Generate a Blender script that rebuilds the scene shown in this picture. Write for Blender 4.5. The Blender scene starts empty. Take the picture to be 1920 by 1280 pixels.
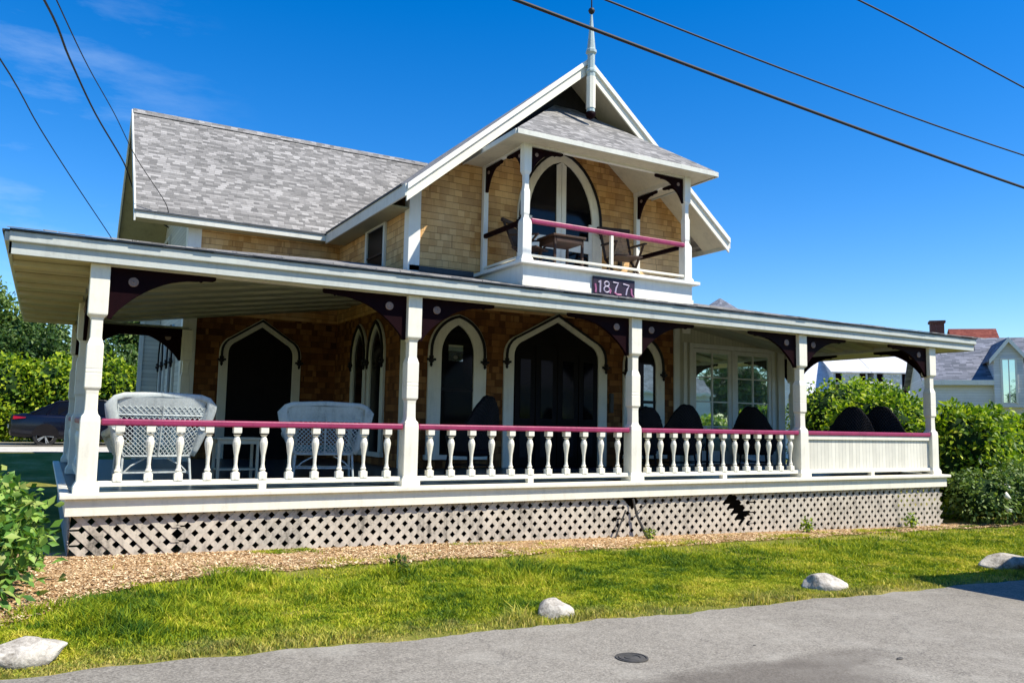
import bpy, bmesh, math, random
import numpy as np
from mathutils import Vector, Matrix
random.seed(7); np.random.seed(7)
sc = bpy.context.scene
PI = math.pi

# ------------------------------------------------------------------ camera
def setup_camera():
    cx, cy, cz, yaw, pitch, roll, f = -0.4477, -10.2225, 0.8459, -0.51534, 0.09939, 0.01927, 1537.2
    fw = Vector((-math.sin(yaw)*math.cos(pitch), math.cos(yaw)*math.cos(pitch), math.sin(pitch)))
    r = Vector((math.cos(yaw), math.sin(yaw), 0)); u = r.cross(fw)
    r2 = r*math.cos(roll)+u*math.sin(roll); u2 = -r*math.sin(roll)+u*math.cos(roll)
    cam = bpy.data.cameras.new('camera'); co = bpy.data.objects.new('camera', cam)
    sc.collection.objects.link(co)
    M = Matrix((r2, u2, -fw)).transposed().to_4x4(); M.translation = Vector((cx, cy, cz))
    co.matrix_world = M
    cam.sensor_width = 36; cam.lens = f*36/1920; cam.clip_end = 2000; cam.clip_start = .05
    sc.camera = co
setup_camera()

# ------------------------------------------------------------------ light
SUN_EL = math.radians(52); SUN_AZ = math.radians(140)      # azimuth clockwise from +Y: from front right
w = bpy.data.worlds.new("World"); sc.world = w; w.use_nodes = True
nt = w.node_tree; nt.nodes.clear()
def wn(t, **k):
    n = nt.nodes.new(t)
    for a, b in k.items(): setattr(n, a, b)
    return n
sky = wn('ShaderNodeTexSky', sky_type='NISHITA', sun_disc=False, sun_elevation=SUN_EL, sun_rotation=SUN_AZ)
sky.air_density = 1.0; sky.dust_density = 0.2; sky.ozone_density = 4.0
hs = wn('ShaderNodeHueSaturation'); hs.inputs['Saturation'].default_value = 1.42; hs.inputs['Value'].default_value = 1.38
hs.inputs['Hue'].default_value = 0.508
gam = wn('ShaderNodeGamma'); gam.inputs[1].default_value = 1.0
tc = wn('ShaderNodeTexCoord'); mp = wn('ShaderNodeMapping'); mp.inputs['Scale'].default_value = (2.2, 2.2, 9)
mp.inputs['Rotation'].default_value = (0.2, 0.25, 0)
no = wn('ShaderNodeTexNoise'); no.inputs['Scale'].default_value = 2.2; no.inputs['Detail'].default_value = 7; no.inputs['Roughness'].default_value = .6
cr = wn('ShaderNodeValToRGB'); cr.color_ramp.elements[0].position = .47; cr.color_ramp.elements[1].position = .8
# wisps only in the low left of the sky (direction towards -X/+Y)
dm = wn('ShaderNodeVectorMath', operation='DOT_PRODUCT'); dm.inputs[1].default_value = Vector((-0.09, .96, .25)).normalized()
mr = wn('ShaderNodeMapRange'); mr.inputs[1].default_value = .955; mr.inputs[2].default_value = .999
mul = wn('ShaderNodeMath', operation='MULTIPLY'); mul2 = wn('ShaderNodeMath', operation='MULTIPLY'); mul2.inputs[1].default_value = .42
mix = wn('ShaderNodeMix', data_type='RGBA'); mix.inputs['B'].default_value = (5.2, 6.6, 8.2, 1)
bg = wn('ShaderNodeBackground'); bg.inputs['Strength'].default_value = 0.095
out = wn('ShaderNodeOutputWorld')
lk = nt.links.new
lk(sky.outputs[0], hs.inputs['Color']); lk(hs.outputs[0], gam.inputs[0]); lk(gam.outputs[0], mix.inputs['A'])
lk(tc.outputs['Generated'], mp.inputs[0]); lk(mp.outputs[0], no.inputs['Vector']); lk(no.outputs[0], cr.inputs[0])
lk(tc.outputs['Generated'], dm.inputs[0]); lk(dm.outputs['Value'], mr.inputs[0])
lk(cr.outputs[0], mul.inputs[0]); lk(mr.outputs[0], mul.inputs[1]); lk(mul.outputs[0], mul2.inputs[0]); lk(mul2.outputs[0], mix.inputs['Factor'])
lk(mix.outputs['Result'], bg.inputs[0]); lk(bg.outputs[0], out.inputs[0])
sl = bpy.data.lights.new('sun', 'SUN'); sl.energy = 5.0; sl.angle = math.radians(.5); sl.color = (1, .94, .82)
so = bpy.data.objects.new('sun', sl); sc.collection.objects.link(so)
sdir = Vector((math.sin(SUN_AZ)*math.cos(SUN_EL), math.cos(SUN_AZ)*math.cos(SUN_EL), math.sin(SUN_EL)))
so.rotation_euler = sdir.to_track_quat('Z', 'Y').to_euler()
sc.render.engine = 'CYCLES'
sc.view_settings.view_transform = 'Standard'; sc.view_settings.look = 'None'
sc.view_settings.exposure = 0.6; sc.view_settings.gamma = 1
sc.cycles.max_bounces = 6; sc.cycles.diffuse_bounces = 3; sc.cycles.glossy_bounces = 3; sc.cycles.transparent_max_bounces = 8

# ------------------------------------------------------------------ materials
class NT:
    def __init__(s, name):
        s.m = bpy.data.materials.new(name); s.m.use_nodes = True; s.t = s.m.node_tree; s.t.nodes.clear()
        s.o = s.n('ShaderNodeOutputMaterial'); s.b = s.n('ShaderNodeBsdfPrincipled'); s.l(s.b.outputs[0], s.o.inputs[0])
    def n(s, t, ins=None, **k):
        x = s.t.nodes.new(t)
        for a, b in k.items(): setattr(x, a, b)
        if ins:
            for a, b in ins.items():
                if hasattr(b, 'is_output'): s.l(b, x.inputs[a])
                else: x.inputs[a].default_value = b
        return x
    def l(s, a, b): s.t.links.new(a, b)
    def math(s, op, a, b=0.0, c=None):
        x = s.n('ShaderNodeMath', operation=op)
        for i, v in enumerate((a, b) if c is None else (a, b, c)):
            if hasattr(v, 'is_output'): s.l(v, x.inputs[i])
            else: x.inputs[i].default_value = v
        return x.outputs[0]
    def ramp(s, fac, stops, interp='LINEAR'):
        x = s.n('ShaderNodeValToRGB'); x.color_ramp.interpolation = interp
        e = x.color_ramp.elements
        while len(e) < len(stops): e.new(.5)
        for i, (p, c) in enumerate(stops): e[i].position = p; e[i].color = (*c, 1)
        s.l(fac, x.inputs[0]); return x.outputs[0]
    def mixc(s, f, a, b, mode='MIX'):
        x = s.n('ShaderNodeMix', data_type='RGBA', blend_type=mode)
        for k, v in (('Factor', f), ('A', a), ('B', b)):
            if hasattr(v, 'is_output'): s.l(v, x.inputs[k])
            else: x.inputs[k].default_value = v if k == 'Factor' else (*v, 1)
        return x.outputs['Result']
    def noise(s, scale, detail=4, rough=.55, vec=None, out=0):
        x = s.n('ShaderNodeTexNoise', {'Scale': scale, 'Detail': detail, 'Roughness': rough})
        s.l(vec if vec is not None else s.n('ShaderNodeTexCoord').outputs['Object'], x.inputs['Vector'])
        return x.outputs[out]
    def bump(s, h, strength=.5, dist=.01):
        x = s.n('ShaderNodeBump', {'Strength': strength, 'Distance': dist, 'Height': h}); s.l(x.outputs[0], s.b.inputs['Normal'])
    def done(s, color=None, rough=.6, spec=.4, **k):
        if color is not None:
            if hasattr(color, 'is_output'): s.l(color, s.b.inputs['Base Color'])
            else: s.b.inputs['Base Color'].default_value = (*color, 1)
        s.b.inputs['Specular IOR Level'].default_value = spec
        if hasattr(rough, 'is_output'): s.l(rough, s.b.inputs['Roughness'])
        else: s.b.inputs['Roughness'].default_value = rough
        for a, b in k.items(): s.b.inputs[a].default_value = b
        return s.m

def paint(name, c, rough=.5, var=.08, spec=.4, grain=True):
    s = NT(name)
    n1 = s.noise(3.1, 5); n2 = s.noise(38, 3)
    sv = s.n('ShaderNodeMapping', {'Vector': s.n('ShaderNodeTexCoord').outputs['Object'], 'Scale': (14, 14, 1.1)}).outputs[0]
    n3 = s.noise(1.0, 4, .6, vec=sv)
    f = s.math('ADD', s.math('MULTIPLY', n1, .4), s.math('ADD', s.math('MULTIPLY', n2, .2), s.math('MULTIPLY', n3, .4)))
    col = s.ramp(f, [(.36, tuple(v*(1-var*2.6) for v in c)), (.47, tuple(v*(1-var*.8) for v in c)), (.58, c)])
    if grain: s.bump(n2, .12, .01)
    return s.done(col, rough, spec)

def shingles(name, w, h, stops, gapcol, vstops=None, bump=.7, dist=.012, gap=.05, wear=None, warp=.25, rw=.62, gk=.7):
    s = NT(name)
    uv = s.n('ShaderNodeUVMap').outputs[0]
    sep = s.n('ShaderNodeSeparateXYZ', {0: uv})
    wob = s.noise(.9, 2, vec=uv)
    v = s.math('DIVIDE', s.math('ADD', sep.outputs[1], s.math('MULTIPLY', s.math('SUBTRACT', wob, .5), .05)), h)
    row = s.math('FLOOR', v); fv = s.math('FRACT', v)
    wr = s.n('ShaderNodeTexWhiteNoise', {'W': row}, noise_dimensions='1D').outputs[0]
    u0 = s.math('ADD', s.math('DIVIDE', sep.outputs[0], w), s.math('MULTIPLY', wr, 17.3))
    nv = s.n('ShaderNodeCombineXYZ', {0: s.math('MULTIPLY', u0, 1.0), 1: s.math('MULTIPLY', row, 3.7)}).outputs[0]
    wn_ = s.noise(1.3, 1, vec=nv)
    u = s.math('ADD', u0, s.math('MULTIPLY', s.math('SUBTRACT', wn_, .5), warp*8))
    cu = s.math('FLOOR', u); fu = s.math('FRACT', u)
    idv = s.n('ShaderNodeCombineXYZ', {0: cu, 1: row}).outputs[0]
    rnd = s.n('ShaderNodeTexWhiteNoise', {'Vector': idv}, noise_dimensions='2D').outputs[0]
    big = s.noise(.55, 4, vec=uv)
    fine = s.noise(60, 2, vec=uv)
    grain = s.n('ShaderNodeMapping', {'Vector': uv, 'Scale': (55, 5, 1)}); gn = s.noise(1.0, 3, vec=grain.outputs[0])
    f = s.math('ADD', s.math('MULTIPLY', rnd, rw), s.math('ADD', s.math('MULTIPLY', big, .33+(.62-rw)), s.math('MULTIPLY', gn, .18)))
    col = s.ramp(s.math('SUBTRACT', f, .1), stops)
    if wear:
        wf = s.ramp(s.noise(.8, 5, vec=uv), [(.35, (0, 0, 0)), (.7, (1, 1, 1))])
        col = s.mixc(s.math('MULTIPLY', wf, wear[1]), col, wear[0])
    gu = s.math('LESS_THAN', fu, gap); gv = s.math('LESS_THAN', fv, .07)
    g = s.math('MAXIMUM', gu, gv)
    col = s.mixc(s.math('MAXIMUM', s.math('MULTIPLY', gu, gk), s.math('MULTIPLY', gv, .8)), col, gapcol)
    hgt = s.math('MULTIPLY', s.math('SUBTRACT', 1.0, s.math('MULTIPLY', fv, .8)), s.math('SUBTRACT', 1.0, g))
    hgt = s.math('ADD', hgt, s.math('ADD', s.math('MULTIPLY', rnd, .35), s.math('MULTIPLY', fine, .15)))
    s.bump(hgt, bump, dist)
    return s.done(col, .85, .2)

def boards(name, c, pitch, axis=1, gapw=.06, var=.12, rough=.6, groove=.5):
    s = NT(name); uv = s.n('ShaderNodeUVMap').outputs[0]; sep = s.n('ShaderNodeSeparateXYZ', {0: uv})
    v = s.math('DIVIDE', sep.outputs[axis], pitch); fv = s.math('FRACT', v)
    rnd = s.n('ShaderNodeTexWhiteNoise', {'W': s.math('FLOOR', v)}, noise_dimensions='1D').outputs[0]
    n1 = s.noise(5, 4)
    col = s.ramp(s.math('MULTIPLY_ADD', rnd, .5, s.math('MULTIPLY', n1, .5)), [(.2, tuple(x*(1-var*2) for x in c)), (.8, c)])
    g = s.math('LESS_THAN', fv, gapw)
    col = s.mixc(s.math('MULTIPLY', g, .6), col, tuple(x*.35 for x in c))
    s.bump(s.math('ADD', s.math('SUBTRACT', 1.0, g), s.math('MULTIPLY', fv, -.35)), groove, .012)
    return s.done(col, rough, .35)

def glass_dark(name, c=(.003, .003, .004), rough=.04, spec=.6, wav=.0):
    s = NT(name)
    if wav: s.bump(s.noise(2.2, 2), wav, .02)
    return s.done(c, rough, spec)

def leafmat(name, a, b, c, trans=.35, patch=.6):
    s = NT(name)
    rnd = s.n('ShaderNodeNewGeometry').outputs['Random Per Island']
    pn = s.noise(1.6, 3)
    f = s.math('ADD', s.math('MULTIPLY', rnd, 1-patch), s.math('MULTIPLY', pn, patch))
    col = s.ramp(f, [(.16, tuple(v*.55 for v in a)), (.30, a), (.5, b), (.72, c), (.93, (c[0]*.9, c[1]*.62, c[2]))])
    s.done(col, .5, .3)
    tr = s.n('ShaderNodeBsdfTranslucent'); tcol = s.mixc(1.0, col, (1.0, 1.1, .45), 'MULTIPLY'); s.l(tcol, tr.inputs[0])
    mx = s.n('ShaderNodeMixShader', {0: trans}); s.l(s.b.outputs[0], mx.inputs[1]); s.l(tr.outputs[0], mx.inputs[2]); s.l(mx.outputs[0], s.o.inputs[0])
    return s.m

M = {}
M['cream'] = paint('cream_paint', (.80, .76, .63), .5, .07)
M['white'] = paint('white_paint', (.79, .775, .70), .5, .06)
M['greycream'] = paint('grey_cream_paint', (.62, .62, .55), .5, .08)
M['rail'] = paint('magenta_paint', (.30, .03, .095), .42, .15, .4)
M['maroon'] = paint('maroon_paint', (.009, .0012, .0025), .6, .2, .06)
M['black'] = paint('black_trim', (.007, .005, .006), .5, .2, .25)
M['gutter'] = paint('grey_fascia_paint', (.50, .52, .47), .5, .08)
M['gable'] = boards('gable_shade_boards', (.010, .009, .010), .15, 0, .08)  # near-black so the colour carries the shade of gable peak and left soffit
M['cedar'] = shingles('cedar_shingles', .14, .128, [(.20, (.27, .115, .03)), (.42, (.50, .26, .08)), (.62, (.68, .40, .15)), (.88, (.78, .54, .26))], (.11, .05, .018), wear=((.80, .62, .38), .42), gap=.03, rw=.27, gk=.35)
M['cedarshade'] = shingles('cedar_shingles_porch_shaded', .13, .128, [(.15, (.07, .024, .007)), (.42, (.165, .064, .018)), (.62, (.25, .11, .033)), (.85, (.34, .18, .065))], (.05, .02, .008), gap=.03, rw=.5)  # darker copy of the cedar, porch shade put into the colour
M['roof'] = shingles('asphalt_shingles', .15, .072, [(.15, (.13, .126, .120)), (.40, (.195, .188, .178)), (.6, (.25, .24, .228)), (.9, (.42, .405, .385))], (.10, .098, .095), bump=.8, dist=.012, gap=.02, rw=.62, warp=.15)
M['roofedge'] = paint('roof_edge', (.05, .06, .07), .7, .2)
M['roofgrey'] = shingles('grey_slate_shingles', .30, .15, [(.2, (.10, .11, .13)), (.5, (.16, .17, .20)), (.8, (.25, .26, .30))], (.08, .08, .1), bump=.3, gap=.02)
M['roofwhite'] = shingles('pale_roof_shingles', .30, .15, [(.2, (.55, .55, .58)), (.8, (.72, .72, .74))], (.4, .4, .42), bump=.3, gap=.02)
M['redroof'] = shingles('red_roof_shingles', .25, .15, [(.2, (.17, .04, .03)), (.8, (.25, .07, .05))], (.15, .03, .02), bump=.3)
M['brick'] = shingles('red_brick', .2, .075, [(.2, (.12, .04, .03)), (.8, (.20, .07, .05))], (.2, .18, .16), bump=.3)
M['clap'] = boards('white_clapboard', (.74, .76, .76), .12, 1, .08)
M['clapcream'] = boards('cream_clapboard', (.60, .58, .48), .10, 1, .12)
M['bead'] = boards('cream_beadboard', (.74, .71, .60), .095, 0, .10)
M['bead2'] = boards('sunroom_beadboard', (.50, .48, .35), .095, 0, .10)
M['soffit'] = boards('cream_soffit_boards', (.60, .54, .34), .115, 1, .05, .15, .65, .9)
M['ceil'] = boards('porch_ceiling_boards', (.52, .50, .34), .115, 1, .05, .15, .55, .9)
M['floor'] = boards('blue_grey_floor_boards', (.035, .06, .08), .09, 1, .05, .2, .35)
M['lattice'] = paint('weathered_lattice', (.56, .50, .41), .8, .28, .2)
M['glassmatte'] = glass_dark('dull_dark_pane', rough=.4, spec=.08)
M['glass'] = glass_dark('dark_window_glass', rough=.08, spec=.25)
M['glassr'] = glass_dark('bright_mirror_glass', (.62, .76, .73), .02, .6, .05); M['glassr'].node_tree.nodes['Principled BSDF'].inputs['Metallic'].default_value = .9
M['doorwood'] = paint('dark_door_wood', (.006, .004, .004), .5, .3, .12)
M['wickerw'] = paint('white_wicker', (.50, .54, .52), .6, .2)
M['wickerd2'] = paint('dark_wicker_strands', (.022, .020, .022), .6, .3, .2)
M['medal'] = paint('mauve_medallion', (.28, .20, .17), .6, .15, .2)
M['wickerd'] = paint('black_wicker', (.006, .006, .008), .7, .3, .1)
M['wood'] = paint('brown_chair_wood', (.05, .022, .011), .6, .25)
M['woodsunlit'] = paint('sunlit_slat_wood', (.62, .33, .15), .6, .25)  # slat colour raised to orange to stand in for sunlight on the chair back
M['soffitp'] = paint('tan_soffit_paint', (.62, .56, .42), .6, .08)
M['tan'] = paint('tan_painted_board', (.34, .30, .17), .6, .1)
M['metal'] = paint('painted_metal', (.42, .50, .48), .35, .1)
M['wire'] = paint('black_cable', (.012, .012, .014), .6, .1)
M['beige'] = paint('beige_table_paint', (.45, .42, .30), .6, .1)
M['signbg'] = paint('purple_black_sign', (.018, .006, .022), .5, .3)
M['signw'] = paint('lavender_lettering', (.48, .42, .52), .5, .15)
M['signp'] = paint('pink_flourish', (.50, .16, .30), .5, .15)
M['carpaint'] = NT('dark_blue_car_paint').done((.002, .003, .012), .25, .35, **{'Coat Weight': .25})
M['tyre'] = paint('tyre_rubber', (.015, .015, .016), .8, .2)
M['rim'] = NT('alloy_rim').done((.6, .6, .62), .3, .5, Metallic=.8)
M['lampred'] = NT('red_tail_lamp').done((.25, .005, .01), .15, .6)
M['chrome'] = NT('bright_lens').done((.85, .87, .9), .2, .6)
M['curb'] = paint('pale_concrete', (.55, .52, .45), .85, .15)
M['cushion'] = paint('teal_cushion', (.10, .28, .30), .8, .15)
M['flower'] = paint('cream_petals', (.75, .73, .62), .7, .1)
M['bark'] = paint('grey_bark', (.09, .065, .045), .9, .3)

M['lf_hedge'] = leafmat('hedge_leaves', (.04, .11, .010), (.20, .32, .016), (.50, .58, .035), .4, .5)
M['lf_dark'] = leafmat('dark_tree_leaves', (.018, .05, .012), (.05, .11, .022), (.13, .20, .05), .25)
M['lf_mid'] = leafmat('tree_leaves', (.05, .11, .02), (.14, .22, .05), (.28, .36, .10), .3)
M['lf_shrub'] = leafmat('broad_shrub_leaves', (.05, .14, .02), (.15, .30, .045), (.34, .48, .10), .3, .3)
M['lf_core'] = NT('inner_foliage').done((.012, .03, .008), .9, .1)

# grass
s = NT('grass_blades')
rnd = s.n('ShaderNodeNewGeometry').outputs['Random Per Island']
wp = s.n('ShaderNodeTexCoord').outputs['Object']
pn = s.noise(.9, 5, .65, vec=wp); pn2 = s.noise(5.5, 3, vec=wp)
f = s.math('ADD', s.math('MULTIPLY', rnd, .18), s.math('ADD', s.math('MULTIPLY', pn, .70), s.math('MULTIPLY', pn2, .32)))
col = s.ramp(f, [(.45, (.035, .11, .010)), (.55, (.18, .27, .012)), (.64, (.40, .45, .015)), (.76, (.72, .62, .09))])
gy_ = s.n('ShaderNodeSeparateXYZ', {0: wp}).outputs[1]
dry = s.n('ShaderNodeMapRange', {0: s.math('ADD', gy_, s.math('MULTIPLY', s.math('SUBTRACT', pn2, .5), .9)), 1: -4.0, 2: -4.5, 3: 0.0, 4: .7}).outputs[0]
clump = s.n('ShaderNodeMapRange', {0: s.noise(2.6, 4, .6, vec=wp), 1: .56, 2: .66, 3: 0.0, 4: .55}).outputs[0]
col = s.mixc(clump, col, (.035, .10, .012))
col = s.mixc(s.math('MULTIPLY', dry, s.math('ADD', rnd, .2)), col, (.60, .46, .16))
s.done(col, .6, .2)
tr = s.n('ShaderNodeBsdfTranslucent'); s.l(col, tr.inputs[0]); mx = s.n('ShaderNodeMixShader', {0: .35})
s.l(s.b.outputs[0], mx.inputs[1]); s.l(tr.outputs[0], mx.inputs[2]); s.l(mx.outputs[0], s.o.inputs[0]); M['grass'] = s.m
# ground (soil and short turf)
s = NT('turf_and_soil'); wp = s.n('ShaderNodeTexCoord').outputs['Object']
a = s.noise(1.2, 6, .65, vec=wp); b = s.noise(45, 4, .7, vec=wp)
col = s.ramp(s.math('ADD', s.math('MULTIPLY', a, .6), s.math('MULTIPLY', b, .4)), [(.35, (.07, .10, .014)), (.5, (.20, .20, .03)), (.62, (.38, .30, .10)), (.72, (.50, .38, .17))])
s.bump(b, .8, .03); M['ground'] = s.done(col, .9, .15)
# mulch
s = NT('tan_mulch'); wp = s.n('ShaderNodeTexCoord').outputs['Object']
a = s.noise(2.2, 5, .6, vec=wp); b = s.noise(70, 5, .75, vec=wp)
col = s.ramp(s.math('ADD', s.math('MULTIPLY', a, .45), s.math('MULTIPLY', b, .55)), [(.33, (.28, .15, .065)), (.5, (.50, .31, .15)), (.62, (.62, .43, .23)), (.75, (.74, .56, .33))])
s.bump(b, 1, .02); M['mulch'] = s.done(col, .95, .1)
s = NT('mulch_chips'); rnd = s.n('ShaderNodeNewGeometry').outputs['Random Per Island']
M['chips'] = s.done(s.ramp(rnd, [(.1, (.26, .15, .07)), (.5, (.54, .35, .18)), (.9, (.76, .60, .38))]), .9, .1)
# asphalt
s = NT('worn_asphalt'); wp = s.n('ShaderNodeTexCoord').outputs['Object']
fine = s.noise(55, 3, .8, vec=wp); mid = s.noise(12, 4, .6, vec=wp); big = s.noise(.5, 4, .6, vec=wp)
vor = s.n('ShaderNodeTexVoronoi', {'Scale': 90, 'Vector': wp}).outputs['Color']
vs = s.n('ShaderNodeSeparateColor', {0: vor}).outputs[0]
f = s.math('ADD', s.math('MULTIPLY', fine, .38), s.math('ADD', s.math('MULTIPLY', vs, .22), s.math('ADD', s.math('MULTIPLY', big, .28), s.math('MULTIPLY', mid, .2))))
col = s.ramp(f, [(.36, (.12, .108, .088)), (.55, (.235, .213, .175)), (.78, (.38, .35, .29))])
ce = s.n('ShaderNodeTexVoronoi', {'Scale': .55, 'Vector': s.n('ShaderNodeVectorMath', {0: wp, 1: s.n('ShaderNodeVectorMath', {0: s.noise(1.7, 5, .7, vec=wp, out=1), 'Scale': .9}, operation='SCALE').outputs[0]}, operation='ADD').outputs[0]}, feature='DISTANCE_TO_EDGE').outputs['Distance']
ck = s.math('MULTIPLY', s.math('LESS_THAN', ce, .0045), s.math('GREATER_THAN', s.noise(.7, 3, vec=wp), .5))
col = s.mixc(s.math('MULTIPLY', ck, .35), col, (.05, .045, .04))
lp = s.n('ShaderNodeMapRange', {0: s.noise(1.9, 5, .6, vec=wp), 1: .52, 2: .7, 3: 0.0, 4: .35}).outputs[0]
col = s.mixc(lp, col, (.40, .375, .315))
def dark_patch(cx, cy, rx, ry, amt, col, tint=(.09, .075, .06)):  # darker blotch with a noisy rim mixed into the asphalt
    sep = s.n('ShaderNodeSeparateXYZ', {0: wp})
    nn = s.math('MULTIPLY', s.math('SUBTRACT', s.noise(2.6, 4, vec=wp), .5), 1.1)
    dx = s.math('DIVIDE', s.math('SUBTRACT', sep.outputs[0], cx), rx); dy = s.math('DIVIDE', s.math('SUBTRACT', sep.outputs[1], cy), ry)
    d = s.math('ADD', s.math('ADD', s.math('POWER', s.math('ABSOLUTE', dx), 2.0), s.math('POWER', s.math('ABSOLUTE', dy), 2.0)), nn)
    k = s.n('ShaderNodeMapRange', {0: d, 1: 1.25, 2: .5, 3: 0.0, 4: amt}).outputs[0]
    return s.mixc(k, col, tint)
col = dark_patch(3.55, -6.35, 1.2, .42, .62, col); col = dark_patch(4.6, -6.1, .55, .2, .4, col)
s.bump(s.math('ADD', fine, s.math('MULTIPLY', vs, .6)), .5, .006); M['asphalt'] = s.done(col, .85, .25)
# rock
s = NT('pale_granite'); wp = s.n('ShaderNodeTexCoord').outputs['Object']
a = s.noise(6, 6, .65, vec=wp); b = s.noise(40, 4, .7, vec=wp)
s.bump(s.math('ADD', a, s.math('MULTIPLY', b, .3)), .7, .03)
M['rock'] = s.done(s.ramp(s.math('ADD', s.math('MULTIPLY', a, .65), s.math('MULTIPLY', b, .35)), [(.36, (.14, .115, .085)), (.47, (.34, .31, .26)), (.56, (.50, .46, .39)), (.68, (.66, .62, .54))]), .85, .2)
M['iron'] = paint('cast_iron', (.075, .07, .062), .7, .3)

# ------------------------------------------------------------------ mesh helpers
ORG = {}
def link(o): sc.collection.objects.link(o)
def tag(o, label=None, cat=None, group=None, kind=None):
    if label: o['label'] = label
    if cat: o['category'] = cat
    if group: o['group'] = group
    if kind: o['kind'] = kind
    return o
def empty(name, at=(0, 0, 0), label=None, cat=None, group=None):
    o = bpy.data.objects.new(name, None); o.empty_display_size = .2; link(o); o.location = at; ORG[o] = Vector(at)
    return tag(o, label, cat, group)

class MB:
    def __init__(s): s.v = []; s.f = []; s.mi = []; s.c = 0
    def add(s, vs, fs, m=None):
        n = len(s.v); s.v += [tuple(p) for p in vs]; s.f += [tuple(i+n for i in f) for f in fs]; s.mi += [s.c if m is None else m]*len(fs); return s
    def box(s, x0, x1, y0, y1, z0, z1):
        return s.add([(x0, y0, z0), (x1, y0, z0), (x1, y1, z0), (x0, y1, z0), (x0, y0, z1), (x1, y0, z1), (x1, y1, z1), (x0, y1, z1)],
                     [(0, 3, 2, 1), (4, 5, 6, 7), (0, 1, 5, 4), (1, 2, 6, 5), (2, 3, 7, 6), (3, 0, 4, 7)])
    def poly(s, pts): return s.add(pts, [tuple(range(len(pts)))])
    def slab(s, pts, d):        # polygon extruded by vector d
        n = len(pts); q = [tuple(Vector(p)+Vector(d)) for p in pts]
        return s.add(list(pts)+q, [tuple(range(n)), tuple(range(2*n-1, n-1, -1))]+[(i, i+n, (i+1) % n+n, (i+1) % n) for i in range(n)])
    def strip(s, A, B, d):      # band between polylines A and B, extruded by d
        n = len(A); d = Vector(d); a2 = [Vector(p)+d for p in A]; b2 = [Vector(p)+d for p in B]
        V = [*A, *B, *a2, *b2]; F = []
        for i in range(n-1):
            F += [(i, i+1, n+i+1, n+i), (2*n+i, 3*n+i, 3*n+i+1, 2*n+i+1), (i, 2*n+i, 2*n+i+1, i+1), (n+i, n+i+1, 3*n+i+1, 3*n+i)]
        F += [(0, n, 3*n, 2*n), (n-1, 3*n-1, 4*n-1, 2*n-1)]
        return s.add(V, F)
    def bar(s, a, b, w=.04, h=None):   # square bar between points
        a = Vector(a); b = Vector(b); h = h or w; d = (b-a).normalized()
        up = Vector((0, 0, 1)) if abs(d.z) < .95 else Vector((0, 1, 0))
        x = d.cross(up).normalized()*w/2; y = x.cross(d).normalized()*h/2
        V = [a-x-y, a+x-y, a+x+y, a-x+y, b-x-y, b+x-y, b+x+y, b-x+y]
        return s.add(V, [(0, 3, 2, 1), (4, 5, 6, 7), (0, 1, 5, 4), (1, 2, 6, 5), (2, 3, 7, 6), (3, 0, 4, 7)])
    def tube(s, path, r, n=8):
        P = [Vector(p) for p in path]; R = r if isinstance(r, (list, tuple)) else [r]*len(P); V = []
        prev = None
        for i, p in enumerate(P):
            d = (P[min(i+1, len(P)-1)]-P[max(i-1, 0)]).normalized()
            if prev is None:
                up = Vector((0, 0, 1)) if abs(d.z) < .9 else Vector((1, 0, 0)); x = d.cross(up).normalized()
            else: x = (prev-d*prev.dot(d)).normalized()
            prev = x; y = d.cross(x)
            V += [p+(x*math.cos(2*PI*k/n)+y*math.sin(2*PI*k/n))*R[i] for k in range(n)]
        F = [(i*n+k, i*n+(k+1) % n, (i+1)*n+(k+1) % n, (i+1)*n+k) for i in range(len(P)-1) for k in range(n)]
        F += [tuple(range(n-1, -1, -1)), tuple((len(P)-1)*n+k for k in range(n))]
        return s.add(V, F)
    def lathe(s, prof, c=(0, 0, 0), n=12, rot=0, sq=False):   # prof [(r,z)]
        V = []; k0 = math.sqrt(2) if sq else 1
        if sq: n = 4; rot = PI/4
        for r, z in prof: V += [(c[0]+r*k0*math.cos(2*PI*k/n+rot), c[1]+r*k0*math.sin(2*PI*k/n+rot), c[2]+z) for k in range(n)]
        F = [(i*n+k, i*n+(k+1) % n, (i+1)*n+(k+1) % n, (i+1)*n+k) for i in range(len(prof)-1) for k in range(n)]
        F += [tuple(range(n-1, -1, -1)), tuple((len(prof)-1)*n+k for k in range(n))]
        return s.add(V, F)
    def mesh(s, name, mats, off=Vector((0, 0, 0)), smooth=False):
        me = bpy.data.meshes.new(name)
        me.from_pydata([tuple(Vector(p)-off) for p in s.v], [], s.f); me.update()
        for m in (mats if isinstance(mats, (list, tuple)) else [mats]): me.materials.append(m)
        for p, i in zip(me.polygons, s.mi): p.material_index = i; p.use_smooth = smooth
        if len(s.f) < 4000:
            bm = bmesh.new(); bm.from_mesh(me)
            if getattr(s, 'recalc', True): bmesh.ops.recalc_face_normals(bm, faces=bm.faces)
            uvl = bm.loops.layers.uv.new('UVMap'); Z = Vector((0, 0, 1))
            for f in bm.faces:
                n = f.normal
                if abs(n.z) > .97: u = Vector((1, 0, 0)); v = Vector((0, 1, 0))
                else:
                    u = Z.cross(n).normalized(); v = n.cross(u)
                for l in f.loops:
                    q = l.vert.co+off; l[uvl].uv = (q.dot(u), q.dot(v))
            bm.to_mesh(me); bm.free()
        return me
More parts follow.
